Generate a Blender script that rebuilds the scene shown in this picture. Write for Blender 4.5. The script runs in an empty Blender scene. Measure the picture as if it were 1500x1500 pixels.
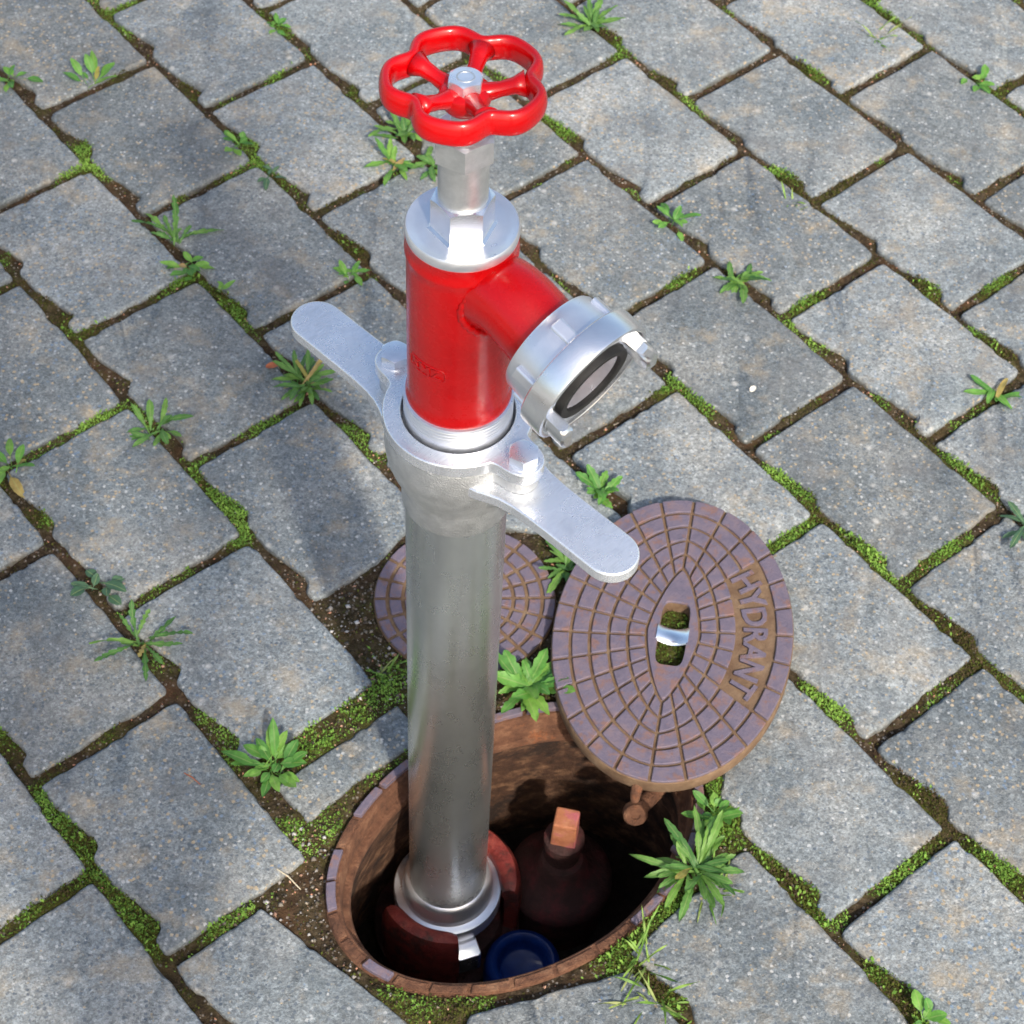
import bpy, bmesh, math, random
import numpy as np
from mathutils import Vector, Matrix

random.seed(7)
RNG = np.random.default_rng(11)
scene = bpy.context.scene
COL = scene.collection
R = math.radians
pi = math.pi

# ------------------------------------------------------------------ camera
cam_data = bpy.data.cameras.new('camera')
cam_data.sensor_width = 36.0
cam_data.lens = 68.16
cam_data.clip_start = 0.05
cam_data.clip_end = 400
cam = bpy.data.objects.new('camera', cam_data)
COL.objects.link(cam)
right = Vector((0.9981762, 0.0480624, 0.03652766))
down = Vector((0.06036774, -0.79470829, -0.60398217))
fwd = Vector((0.0, 0.60508572, -0.79616033))
M = Matrix((right, -down, -fwd)).transposed().to_4x4()
M.translation = Vector((0.04412739, -0.92351866, 1.69534169))
cam.matrix_world = M
scene.camera = cam
cam_data.dof.use_dof = True
cam_data.dof.focus_distance = 1.45
cam_data.dof.aperture_fstop = 22.0

# ------------------------------------------------------------------ light
SUN_EL = R(42)
SUN_DIR = Vector((0.40, -0.917, 0)).normalized()          # towards the sun
sun_vec = Vector((SUN_DIR.x * math.cos(SUN_EL), SUN_DIR.y * math.cos(SUN_EL), math.sin(SUN_EL)))
world = bpy.data.worlds.new('World')
scene.world = world
world.use_nodes = True
wn = world.node_tree.nodes
wl = world.node_tree.links
sky = wn.new('ShaderNodeTexSky')
sky.sky_type = 'NISHITA'
sky.sun_disc = False
sky.air_density = 1.2
sky.dust_density = 4.0
sky.sun_elevation = SUN_EL
sky.sun_rotation = math.atan2(SUN_DIR.x, SUN_DIR.y)
wn['Background'].inputs['Strength'].default_value = 0.15
wl.new(sky.outputs[0], wn['Background'].inputs['Color'])
sun_data = bpy.data.lights.new('sun', 'SUN')
sun_data.energy = 3.1
sun_data.angle = R(2.2)
sun_data.color = (1.0, 0.93, 0.83)
sun = bpy.data.objects.new('sun', sun_data)
COL.objects.link(sun)
sun.rotation_euler = (-sun_vec).to_track_quat('-Z', 'Y').to_euler()
scene.view_settings.view_transform = 'Standard'
scene.view_settings.look = 'None'
scene.view_settings.exposure = 0.68
scene.view_settings.gamma = 1.0
scene.render.engine = 'CYCLES'


# ------------------------------------------------------------------ helpers
def link(o, parent=None):
    COL.objects.link(o)
    if parent is not None:
        o.parent = parent
    return o


def tag(o, label, cat, group=None):
    o['label'] = label
    o['category'] = cat
    if group:
        o['group'] = group
    return o


def empty(name, loc=(0, 0, 0), rotz=0.0):
    o = bpy.data.objects.new(name, None)
    o.empty_display_size = 0.02
    o.location = loc
    o.rotation_euler = (0, 0, rotz)
    COL.objects.link(o)
    return o


def mesh_from(verts, faces, smooth=None):
    me = bpy.data.meshes.new('mesh')
    me.from_pydata([tuple(v) for v in verts], [], faces)
    me.update()
    if smooth is not None:
        me.polygons.foreach_set('use_smooth', [True] * len(me.polygons))
        if smooth < 179:
            me.set_sharp_from_angle(angle=R(smooth))
    return me


def obj(name, me, mat, parent=None, loc=None, rot=None, matrix=None):
    me.name = name
    o = bpy.data.objects.new(name, me)
    if mat is not None and not me.materials:
        me.materials.append(mat)
    link(o, parent)
    if matrix is not None:
        o.matrix_local = matrix
    if loc is not None:
        o.location = loc
    if rot is not None:
        o.rotation_euler = rot
    return o


def bevel(o, w, seg=2, ang=35):
    m = o.modifiers.new('bevel', 'BEVEL')
    m.width = w
    m.segments = seg
    m.limit_method = 'ANGLE'
    m.angle_limit = R(ang)
    m.harden_normals = False
    return o


def lathe(prof, n=64, closed=False):
    """prof: (radius, z) list. Ends with r=0 are closed by a pole."""
    V, F = [], []
    rows = []
    for r, z in prof:
        if r <= 1e-7:
            rows.append([len(V)])
            V.append((0, 0, z))
        else:
            rows.append(list(range(len(V), len(V) + n)))
            V += [(r * math.cos(2 * pi * i / n), r * math.sin(2 * pi * i / n), z) for i in range(n)]
    prs = list(zip(rows[:-1], rows[1:]))
    if closed:
        prs.append((rows[-1], rows[0]))
    for a, b in prs:
        for i in range(n):
            j = (i + 1) % n
            if len(a) == 1 and len(b) == 1:
                continue
            if len(a) == 1:
                F.append((a[0], b[j], b[i]))
            elif len(b) == 1:
                F.append((a[i], a[j], b[0]))
            else:
                F.append((a[i], a[j], b[j], b[i]))
    return V, F


def prism(poly, z0, z1):
    n = len(poly)
    V = [(x, y, z0) for x, y in poly] + [(x, y, z1) for x, y in poly]
    F = [tuple(range(n - 1, -1, -1)), tuple(range(n, 2 * n))]
    F += [(i, (i + 1) % n, n + (i + 1) % n, n + i) for i in range(n)]
    return V, F


def ring_prism(outer, inner, z0, z1):
    n = len(outer)
    V = [(x, y, z0) for x, y in outer] + [(x, y, z1) for x, y in outer]
    V += [(x, y, z0) for x, y in inner] + [(x, y, z1) for x, y in inner]
    F = []
    for i in range(n):
        j = (i + 1) % n
        F.append((i, j, n + j, n + i))
        F.append((n + i, n + j, 3 * n + j, 3 * n + i))
        F.append((3 * n + i, 3 * n + j, 2 * n + j, 2 * n + i))
        F.append((2 * n + i, 2 * n + j, j, i))
    return V, F


def loops_mesh(loops, close_u=True, close_v=False, cap0=False, cap1=False):
    n = len(loops[0])
    V = [p for L in loops for p in L]
    F = []
    m = len(loops)
    for k in range(m if close_v else m - 1):
        a, b = k * n, ((k + 1) % m) * n
        for i in range(n if close_u else n - 1):
            j = (i + 1) % n
            F.append((a + i, a + j, b + j, b + i))
    if cap0:
        F.append(tuple(range(n - 1, -1, -1)))
    if cap1:
        F.append(tuple(range((m - 1) * n, m * n)))
    return V, F


def tube(path, radii, n=10, squash=1.0, caps=True):
    pts = [Vector(p) for p in path]
    loops = []
    prev = None
    for i, p in enumerate(pts):
        t = (pts[min(i + 1, len(pts) - 1)] - pts[max(i - 1, 0)]).normalized()
        if prev is None:
            ref = Vector((0, 0, 1)) if abs(t.z) < 0.9 else Vector((1, 0, 0))
            s = t.cross(ref).normalized()
        else:
            s = (prev - t * prev.dot(t)).normalized()
        prev = s
        u = s.cross(t).normalized()
        r = radii[i] if hasattr(radii, '__len__') else radii
        loops.append([tuple(p + s * (r * math.cos(2 * pi * k / n)) + u * (r * squash * math.sin(2 * pi * k / n))) for k in range(n)])
    return loops_mesh(loops, cap0=caps, cap1=caps)


def closed_tube(path, r, n=8, rz=None):
    pts = [Vector(p) for p in path]
    N = len(pts)
    loops = []
    for i, p in enumerate(pts):
        t = (pts[(i + 1) % N] - pts[i - 1]).normalized()
        s = t.cross(Vector((0, 0, 1)))
        s = s.normalized() if s.length > 1e-5 else Vector((1, 0, 0))
        u = s.cross(t).normalized()
        ru = r if rz is None else rz
        loops.append([tuple(p + s * (r * math.cos(2 * pi * k / n)) + u * (ru * math.sin(2 * pi * k / n))) for k in range(n)])
    return loops_mesh(loops, close_v=True)


def hexagon(r, rot=0.0):
    return [(r * math.cos(rot + i * pi / 3), r * math.sin(rot + i * pi / 3)) for i in range(6)]


def hex_nut(r, z0, z1, rot=0.0, cham=0.12, chamfer_bottom=False):
    """hexagonal prism whose top corners are turned off by a cone, as on a real nut"""
    n = 60
    ap = r * math.cos(pi / 6)
    h = z1 - z0

    def rad(a):
        x = ((a - rot) % (pi / 3)) - pi / 6
        return ap / math.cos(x)
    angs = [rot + 2 * pi * i / n for i in range(n)]
    c = cham * r
    rows = []

    def hexrow(z):
        return [(rad(a) * math.cos(a), rad(a) * math.sin(a), z) for a in angs]

    if chamfer_bottom:
        rows.append([(ap * .97 * math.cos(a), ap * .97 * math.sin(a), z0) for a in angs])
        rows.append([(rad(a) * math.cos(a), rad(a) * math.sin(a), z0 + (rad(a) - ap) * .62) for a in angs])
    else:
        rows.append(hexrow(z0))
    rows.append([(rad(a) * math.cos(a), rad(a) * math.sin(a), z1 - (rad(a) - ap) * .62 - c * .06) for a in angs])
    rows.append([(ap * .97 * math.cos(a), ap * .97 * math.sin(a), z1) for a in angs])
    V, F = loops_mesh(rows, cap0=True, cap1=True)
    return V, F


# value noise in numpy ------------------------------------------------
_tab = RNG.random((256, 256))


def vnoise(x, y, s, off=0):
    x = np.asarray(x) * s + 31.7 + off * 17.13
    y = np.asarray(y) * s + 57.3 + off * 5.71
    xi = np.floor(x).astype(int)
    yi = np.floor(y).astype(int)
    fx = x - xi
    fy = y - yi
    fx = fx * fx * (3 - 2 * fx)
    fy = fy * fy * (3 - 2 * fy)
    a = _tab[xi & 255, yi & 255]
    b = _tab[(xi + 1) & 255, yi & 255]
    c = _tab[xi & 255, (yi + 1) & 255]
    d = _tab[(xi + 1) & 255, (yi + 1) & 255]
    return (a * (1 - fx) + b * fx) * (1 - fy) + (c * (1 - fx) + d * fx) * fy


def fbm(x, y, s, off=0, octv=3):
    t = 0
    amp = .5
    tot = 0
    for k in range(octv):
        t = t + amp * vnoise(x, y, s * 2 ** k, off + 3 * k)
        tot += amp
        amp *= .5
    return t / tot


# ------------------------------------------------------------------ materials
class NT:
    def __init__(self, name):
        self.m = bpy.data.materials.new(name)
        self.m.use_nodes = True
        self.n = self.m.node_tree.nodes
        self.l = self.m.node_tree.links
        self.b = self.n['Principled BSDF']
        self._pos = None

    def node(self, t, **kw):
        nd = self.n.new(t)
        for k, v in kw.items():
            setattr(nd, k, v)
        return nd

    def set(self, key, v):
        self.inp(self.b.inputs[key], v)

    def inp(self, sock, v):
        if hasattr(v, 'links') or hasattr(v, 'is_output'):
            self.l.new(v, sock)
        else:
            sock.default_value = v

    def pos(self):
        """object-space coordinates, shifted for each object so repeats differ"""
        if self._pos is None:
            g = self.node('ShaderNodeNewGeometry')
            oi = self.node('ShaderNodeObjectInfo')
            ml = self.node('ShaderNodeVectorMath', operation='MULTIPLY_ADD')
            cb = self.node('ShaderNodeCombineXYZ')
            for k in range(3):
                self.l.new(oi.outputs['Random'], cb.inputs[k])
            self.l.new(cb.outputs[0], ml.inputs[0])
            ml.inputs[1].default_value = (7, 13, 3)
            self.l.new(g.outputs['Position'], ml.inputs[2])
            self._pos = ml.outputs[0]
            self.rand = oi.outputs['Random']
        return self._pos

    def noise(self, scale, detail=4, rough=.55, vec=None, dist=0.0):
        nd = self.node('ShaderNodeTexNoise')
        self.l.new(vec or self.pos(), nd.inputs['Vector'])
        nd.inputs['Scale'].default_value = scale
        nd.inputs['Detail'].default_value = detail
        nd.inputs['Roughness'].default_value = rough
        nd.inputs['Distortion'].default_value = dist
        return nd.outputs['Fac']

    def voronoi(self, scale, feature='F1', vec=None):
        nd = self.node('ShaderNodeTexVoronoi', feature=feature)
        self.l.new(vec or self.pos(), nd.inputs['Vector'])
        nd.inputs['Scale'].default_value = scale
        return nd

    def ramp(self, fac, stops, interp='LINEAR'):
        nd = self.node('ShaderNodeValToRGB')
        cr = nd.color_ramp
        cr.interpolation = interp
        while len(cr.elements) < len(stops):
            cr.elements.new(0.5)
        for e, (p, c) in zip(cr.elements, stops):
            e.position = p
            e.color = (c, c, c, 1) if not hasattr(c, '__len__') else (*c, 1)
        self.l.new(fac, nd.inputs[0])
        return nd.outputs[0]

    def mix(self, fac, a, b, mode='MIX'):
        nd = self.node('ShaderNodeMix', data_type='RGBA', blend_type=mode)
        self.inp(nd.inputs[0], fac)
        for s, v in ((nd.inputs[6], a), (nd.inputs[7], b)):
            if isinstance(v, (tuple, list)):
                v = (*v[:3], 1)
            self.inp(s, v)
        return nd.outputs[2]

    def math(self, op, a, b=0.0, clamp=False):
        nd = self.node('ShaderNodeMath', operation=op)
        nd.use_clamp = clamp
        self.inp(nd.inputs[0], a)
        self.inp(nd.inputs[1], b)
        return nd.outputs[0]

    def bump(self, h, strength=.5, dist=.002, prev=None):
        nd = self.node('ShaderNodeBump')
        nd.inputs['Strength'].default_value = strength
        nd.inputs['Distance'].default_value = dist
        self.l.new(h, nd.inputs['Height'])
        if prev is not None:
            self.l.new(prev, nd.inputs['Normal'])
        return nd.outputs[0]

    def mapped(self, scale):
        mp = self.node('ShaderNodeVectorMath', operation='MULTIPLY')
        self.l.new(self.pos(), mp.inputs[0])
        mp.inputs[1].default_value = scale
        return mp.outputs[0]


def mat_concrete():
    t = NT('concrete_paver')
    t.pos()
    broad = t.noise(9, 4, .6)
    col = t.ramp(broad, [(.30, (.124, .145, .157)), (.50, (.175, .194, .201)), (.68, (.240, .248, .240))])
    # each stone a little lighter or darker
    rv = t.ramp(t.rand, [(0, .80), (.5, 1.0), (1, 1.16)])
    col = t.mix(1.0, col, rv, 'MULTIPLY')
    mid = t.ramp(t.noise(95, 4, .75), [(.28, .68), (.5, 1.0), (.74, 1.32)])
    col = t.mix(.9, col, mid, 'MULTIPLY')
    # sand and grit: every grain has its own tone
    wob = t.node('ShaderNodeVectorMath', operation='ADD')
    t.l.new(t.pos(), wob.inputs[0])
    nz = t.node('ShaderNodeTexNoise')
    t.l.new(t.pos(), nz.inputs['Vector'])
    nz.inputs['Scale'].default_value = 400
    sc = t.node('ShaderNodeVectorMath', operation='SCALE')
    t.l.new(nz.outputs['Color'], sc.inputs[0])
    sc.inputs['Scale'].default_value = .003
    t.l.new(sc.outputs[0], wob.inputs[1])
    for scale, amt, lo, hi in ((620, .55, .55, 1.5), (330, .55, .62, 1.42)):
        v = t.voronoi(scale, vec=wob.outputs[0])
        sp = t.node('ShaderNodeSeparateColor')
        t.l.new(v.outputs['Color'], sp.inputs[0])
        g1 = t.ramp(sp.outputs[0], [(0, lo), (.5, 1.0), (1, hi)])
        col = t.mix(amt, col, g1, 'MULTIPLY')
    # aggregate: pale, dark, blue and tan grains
    v = t.voronoi(240, vec=wob.outputs[0])
    lum = t.node('ShaderNodeSeparateColor')
    t.l.new(v.outputs['Color'], lum.inputs[0])
    inside = t.ramp(v.outputs['Distance'], [(.34, 1), (.50, 0)])
    for ch, a, b, c_, f in ((0, .90, .94, (.44, .45, .45), .7), (1, .80, .86, (.080, .100, .125), .75), (2, .90, .93, (.40, .31, .19), .7), (2, .07, .03, (.13, .20, .30), .6)):
        st = [(a, 0), (b, 1)] if b > a else [(b, 1), (a, 0)]
        m_ = t.math('MULTIPLY', t.ramp(lum.outputs[ch], st), inside)
        col = t.mix(t.math('MULTIPLY', m_, f), col, c_)
    # big pale spots of lime and tan stains
    v2 = t.voronoi(60)
    lum2 = t.node('ShaderNodeSeparateColor')
    t.l.new(v2.outputs['Color'], lum2.inputs[0])
    spot = t.math('MULTIPLY', t.ramp(lum2.outputs[0], [(.90, 0), (.94, 1)]), t.ramp(v2.outputs['Distance'], [(.10, 1), (.30, 0)]))
    col = t.mix(t.math('MULTIPLY', spot, .55), col, (.50, .49, .46))
    stain = t.math('MULTIPLY', t.ramp(t.noise(22, 5, .68), [(.53, 0), (.70, 1)]), .40)
    col = t.mix(stain, col, (.40, .31, .19))
    dstain = t.math('MULTIPLY', t.ramp(t.noise(17, 4, .6, vec=t.mapped((1, 1, 4))), [(.52, 0), (.72, 1)]), .50)
    col = t.mix(dstain, col, (.13, .13, .13))
    # dirt on the low sides of the stone
    g = t.node('ShaderNodeNewGeometry')
    sx = t.node('ShaderNodeSeparateXYZ')
    t.l.new(g.outputs['Position'], sx.inputs[0])
    mr = t.node('ShaderNodeMapRange')
    t.l.new(t.math('ADD', sx.outputs[2], t.math('MULTIPLY', t.math('SUBTRACT', t.noise(120, 3), .5), .006)), mr.inputs[0])
    mr.inputs[1].default_value = -.0075
    mr.inputs[2].default_value = -.0025
    mr.inputs[3].default_value = .6
    mr.inputs[4].default_value = 0.0
    col = t.mix(mr.outputs[0], col, (.07, .058, .035))
    t.set('Base Color', col)
    t.set('Roughness', .92)
    t.b.inputs['Specular IOR Level'].default_value = .25
    h = t.math('ADD', t.math('MULTIPLY', t.noise(420, 3, .7), 1.0), t.math('MULTIPLY', t.noise(110, 3, .6), 1.4))
    t.set('Normal', t.bump(h, .6, .0024))
    return t.m


def mat_soil():
    t = NT('joint_soil')
    n1 = t.noise(130, 4, .7)
    col = t.ramp(n1, [(.3, (.020, .014, .009)), (.5, (.052, .036, .021)), (.72, (.12, .09, .058))])
    red = t.ramp(t.noise(21, 3, .6), [(.52, 0), (.68, .6)])
    col = t.mix(red, col, (.10, .05, .025))
    v = t.voronoi(260)
    lum = t.node('ShaderNodeSeparateColor')
    t.l.new(v.outputs['Color'], lum.inputs[0])
    inside = t.ramp(v.outputs['Distance'], [(.25, 1), (.45, 0)])
    gr = t.math('MULTIPLY', t.ramp(lum.outputs[0], [(.80, 0), (.86, 1)]), inside)
    col = t.mix(t.math('MULTIPLY', gr, .7), col, (.34, .30, .26))
    at = t.node('ShaderNodeAttribute', attribute_name='moss')
    mfac = t.math('MULTIPLY', at.outputs['Fac'], t.ramp(t.noise(210, 3, .7), [(.32, .25), (.55, 1)]))
    mcol = t.ramp(t.noise(75, 3, .6), [(.3, (.035, .036, .008)), (.55, (.075, .085, .014)), (.75, (.12, .14, .02))])
    col = t.mix(mfac, col, mcol)
    t.set('Base Color', col)
    t.set('Roughness', .95)
    t.b.inputs['Specular IOR Level'].default_value = .15
    t.set('Normal', t.bump(t.noise(330, 4, .75), 1.0, .004))
    return t.m


def mat_outer_ground():
    t = NT('outer_ground')
    col = t.ramp(t.noise(3, 5, .6), [(.3, (.20, .20, .19)), (.7, (.33, .33, .31))])
    col = t.mix(.6, col, t.ramp(t.noise(60, 4, .7), [(.3, .6), (.7, 1.3)]), 'MULTIPLY')
    t.set('Base Color', col)
    t.set('Roughness', .95)
    return t.m


def mat_leafy(name, stops, trans=.30, rough=.5, vein=True):
    t = NT(name)
    t.pos()
    col = t.ramp(t.rand, [(i / max(1, len(stops) - 1), c) for i, c in enumerate(stops)])
    var = t.ramp(t.noise(140, 3, .6), [(.3, .72), (.7, 1.25)])
    col = t.mix(.8, col, var, 'MULTIPLY')
    if vein:
        at = t.node('ShaderNodeAttribute', attribute_name='rib')
        rb = t.ramp(at.outputs['Fac'], [(.72, 0), (1.0, 1)])
        col = t.mix(t.math('MULTIPLY', rb, .55), col, (.30, .36, .14))
    t.set('Base Color', col)
    t.set('Roughness', rough)
    t.b.inputs['Specular IOR Level'].default_value = .35
    t.set('Normal', t.bump(t.noise(420, 2, .6), .35, .001))
    tr = t.node('ShaderNodeBsdfTranslucent')
    t.l.new(t.mix(1.0, col, (1.3, 1.5, .7), 'MULTIPLY'), tr.inputs[0])
    mx = t.node('ShaderNodeMixShader')
    mx.inputs[0].default_value = trans
    t.l.new(t.b.outputs[0], mx.inputs[1])
    t.l.new(tr.outputs[0], mx.inputs[2])
    t.l.new(mx.outputs[0], t.n['Material Output'].inputs[0])
    return t.m


def mat_moss():
    t = NT('moss_leaf')
    at = t.node('ShaderNodeAttribute', attribute_name='tint')
    col = t.ramp(at.outputs['Fac'], [(0, (.085, .058, .030)), (.12, (.06, .056, .012)), (.3, (.095, .115, .017)), (.55, (.135, .27, .04)), (1, (.24, .40, .07))])
    t.set('Base Color', col)
    t.set('Roughness', .7)
    t.b.inputs['Specular IOR Level'].default_value = .2
    tr = t.node('ShaderNodeBsdfTranslucent')
    t.l.new(col, tr.inputs[0])
    mx = t.node('ShaderNodeMixShader')
    mx.inputs[0].default_value = .3
    t.l.new(t.b.outputs[0], mx.inputs[1])
    t.l.new(tr.outputs[0], mx.inputs[2])
    t.l.new(mx.outputs[0], t.n['Material Output'].inputs[0])
    return t.m


def mat_attr_color(name, rough=.9):
    t = NT(name)
    at = t.node('ShaderNodeAttribute', attribute_name='col')
    t.set('Base Color', at.outputs['Color'])
    t.set('Roughness', rough)
    return t.m


def mat_paint(name, a, b, rough=.22, coat=.6):
    t = NT(name)
    col = t.ramp(t.noise(35, 4, .6), [(.35, a), (.7, b)])
    chip = t.ramp(t.noise(260, 3, .7), [(.775, 0), (.80, 1)])
    col = t.mix(t.math('MULTIPLY', chip, .55), col, (.62, .30, .26))
    t.set('Base Color', col)
    t.set('Roughness', t.ramp(t.noise(90, 4, .6), [(.3, rough * .8), (.7, rough * 1.5)]))
    t.b.inputs['Specular IOR Level'].default_value = .3
    t.b.inputs['Coat Weight'].default_value = coat
    t.b.inputs['Coat Roughness'].default_value = .12
    t.set('Normal', t.bump(t.noise(300, 2, .5), .06, .0005))
    return t.m


def mat_metal(name, a, b, rough=(.25, .42), scale=40, brushed=None, bump=.0, bscale=600, dirt=None, metallic=1.0):
    t = NT(name)
    vec = t.mapped(brushed) if brushed else t.pos()
    n = t.noise(scale, 5, .62, vec=vec)
    col = t.ramp(n, [(.3, a), (.7, b)])
    if dirt:
        d = t.ramp(t.noise(dirt[1], 5, .68), [(.55, 0), (.75, dirt[2])])
        col = t.mix(d, col, dirt[0])
    t.set('Base Color', col)
    t.set('Metallic', metallic)
    t.set('Roughness', t.ramp(t.noise(scale * 1.7, 4, .6, vec=vec), [(.3, rough[0]), (.7, rough[1])]))
    if bump > 0:
        t.set('Normal', t.bump(t.noise(bscale, 3, .6, vec=vec), .6, bump))
    return t.m


def mat_brushed():
    t = NT('brushed_aluminium')
    tc = t.node('ShaderNodeTexCoord')
    mp = t.node('ShaderNodeVectorMath', operation='MULTIPLY')
    t.l.new(tc.outputs['Object'], mp.inputs[0])
    mp.inputs[1].default_value = (1.0, .06, .06)
    lines = t.noise(1500, 3, .6, vec=mp.outputs[0])
    col = t.ramp(t.noise(45, 5, .65), [(.3, (.78, .80, .83)), (.7, (.90, .92, .95))])
    col = t.mix(.5, col, t.ramp(lines, [(.35, .82), (.65, 1.12)]), 'MULTIPLY')
    scr = t.ramp(t.noise(70, 6, .75, dist=2.5), [(.70, 0), (.80, .22)])
    col = t.mix(scr, col, (.38, .40, .43))
    t.set('Base Color', col)
    t.set('Metallic', .76)
    t.set('Roughness', t.ramp(t.noise(60, 4, .6), [(.3, .20), (.7, .33)]))
    t.set('Normal', t.bump(lines, .35, .0003))
    return t.m


def mat_rust(name, stops, rough=.85, scale=60, bump=.0025, flake=None):
    t = NT(name)
    col = t.ramp(t.noise(scale, 6, .68), stops)
    if flake:
        f = t.ramp(t.noise(flake[1], 5, .7), [(flake[2], 0), (flake[2] + .1, 1)])
        col = t.mix(t.math('MULTIPLY', f, flake[3]), col, flake[0])
    t.set('Base Color', col)
    t.set('Roughness', rough)
    t.b.inputs['Specular IOR Level'].default_value = .3
    t.set('Normal', t.bump(t.noise(scale * 5, 4, .7), .8, bump))
    return t.m


MAT = {
    'concrete': mat_concrete(), 'soil': mat_soil(), 'outer': mat_outer_ground(), 'moss': mat_moss(),
    'red': mat_paint('red_paint', (.45, .0005, .0015), (.49, .0007, .002), .24, .25),
    'wheel_red': mat_paint('red_enamel', (.46, .0006, .002), (.50, .0008, .0025), .2, .3),
    'pipe': mat_metal('dull_steel_tube', (.53, .55, .54), (.63, .65, .63), (.25, .31), 22, (1, 1, .6), .00004, 300, ((.44, .46, .44), 14, .5), .92),
    'cast': mat_metal('cast_aluminium', (.50, .51, .51), (.66, .67, .67), (.40, .55), 60, None, .0022, 700, None, .85),
    'alu': mat_metal('machined_aluminium', (.80, .81, .83), (.90, .91, .92), (.17, .28), 50, None, .00012, 900, None, .94),
    'alu_soft': mat_metal('satin_aluminium', (.74, .76, .80), (.84, .86, .90), (.27, .38), 50, None, .0002, 1100, None, .84),
    'brushed': mat_brushed(),
    'zinc': mat_metal('zinc_plated_steel', (.70, .74, .80), (.84, .87, .92), (.24, .38), 90, None, .0002, 900, None, .8),
    'chrome': mat_metal('bright_steel', (.84, .85, .88), (.92, .93, .95), (.14, .26), 60, None, .0001, 700),
    'hexsteel': mat_metal('stainless_steel', (.58, .59, .58), (.74, .75, .74), (.28, .42), 120, None, .0003, 1200, None, .85),
    'bore': mat_metal('oxidised_bore', (.60, .62, .67), (.76, .78, .82), (.18, .28), 80, None, .0001, 700, None, .72),
    'rubber': mat_rust('black_rubber', [(.3, (.012, .012, .012)), (.7, (.026, .025, .024))], .55, 90, .0004),
    'pad': mat_rust('bitumen_iron', [(.25, (.092, .080, .112)), (.5, (.128, .106, .140)), (.72, (.175, .125, .135))], .62, 70, .0012, ((.20, .10, .065), 55, .53, .65)),
    'rustline': mat_rust('dirty_iron', [(.3, (.105, .060, .034)), (.55, (.165, .105, .062)), (.75, (.235, .165, .105))], .9, 45, .0015),
    'rust': mat_rust('rusty_iron', [(.25, (.045, .022, .014)), (.5, (.12, .054, .030)), (.75, (.22, .115, .065))], .9, 55, .004, ((.30, .10, .035), 34, .62, .6)),
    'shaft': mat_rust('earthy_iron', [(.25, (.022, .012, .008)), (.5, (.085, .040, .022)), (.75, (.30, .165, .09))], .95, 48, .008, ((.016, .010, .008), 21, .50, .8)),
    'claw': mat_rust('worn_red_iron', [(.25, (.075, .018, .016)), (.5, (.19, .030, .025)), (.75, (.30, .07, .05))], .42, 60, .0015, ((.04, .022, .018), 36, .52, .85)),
    'stem': mat_rust('worn_orange_iron', [(.25, (.20, .065, .035)), (.5, (.33, .125, .06)), (.75, (.42, .19, .11))], .7, 60, .0012, ((.36, .09, .12), 26, .5, .8)),
    'shaded_grime': mat_rust('shaded_grimy_iron', [(.25, (.016, .009, .008)), (.5, (.045, .018, .016)), (.75, (.13, .022, .026))], .75, 34, .003),  # grimy red iron, darkened further in its colour for the shade of the pit
    'blue': mat_paint('blue_plastic', (.0015, .016, .10), (.003, .03, .17), .4, .1),
    'bark': mat_rust('tree_bark', [(.3, (.06, .045, .035)), (.7, (.14, .11, .085))], .95, 30, .01),
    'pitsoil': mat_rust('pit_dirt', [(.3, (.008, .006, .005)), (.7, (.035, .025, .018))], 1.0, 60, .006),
    'dandelion': mat_leafy('dandelion_leaf', [(.055, .15, .035), (.10, .22, .05), (.14, .27, .05)]),
    'oval': mat_leafy('broad_leaf', [(.07, .20, .04), (.12, .29, .05), (.18, .34, .06)]),
    'darkleaf': mat_leafy('dull_leaf', [(.05, .11, .06), (.085, .16, .085)], .2),
    'yellowleaf': mat_leafy('yellowed_leaf', [(.30, .26, .06), (.34, .22, .10)], .25),
    'grass': mat_leafy('grass_blade', [(.09, .20, .03), (.18, .30, .05), (.26, .28, .10)], .25, .5, False),
    'debris': mat_attr_color('joint_debris'),
    'dryleaf': mat_rust('dry_leaf', [(.3, (.28, .07, .03)), (.7, (.42, .14, .06))], .7, 120, .001),
    'straw': mat_rust('dry_straw', [(.3, (.48, .40, .26)), (.7, (.62, .55, .40))], .8, 120, .0005),
    'petal': mat_rust('pale_petal', [(.3, (.66, .60, .48)), (.7, (.78, .74, .64))], .8, 120, .0005),
}

# ------------------------------------------------------------------ layout of the paving
A_, B_ = 0.24, 0.1713309
ORG = np.array([-0.412, -0.006])
UD = np.array([0.66844185, -0.7437644])
VD = np.array([0.7437644, 0.66844185])


def lat(s, t):
    """metres along the courses (s) and across them (t) to the ground plane"""
    return ORG + UD * s + VD * t


FR_C = np.array([0.070, -0.034])      # oval frame
FR_A = R(35.5)
FR_U = np.array([math.cos(FR_A), math.sin(FR_A)])
FR_V = np.array([-math.sin(FR_A), math.cos(FR_A)])
FR_RA, FR_RB = 0.2015, 0.1385
CAP_C = np.array([0.0, 0.247])        # small round cover
CAP_R = 0.097


def in_oval(x, y, grow=0.0):
    dx = x - FR_C[0]
    dy = y - FR_C[1]
    a = (dx * FR_U[0] + dy * FR_U[1]) / (FR_RA + grow)
    b = (dx * FR_V[0] + dy * FR_V[1]) / (FR_RB + grow)
    return a * a + b * b


def notch(frac):
    """depth of the drain notches along the lower long side of a stone"""
    d = 0.0
    for a, b in ((.12, .40), (.60, .88)):
        if a < frac < b + .025:
            d = max(d, (frac - a) / (b - a) if frac < b else 1 - (frac - b) / .025)
    return max(0.0, d)


GS, GL = 0.0064, 0.0050      # half joints


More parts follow.
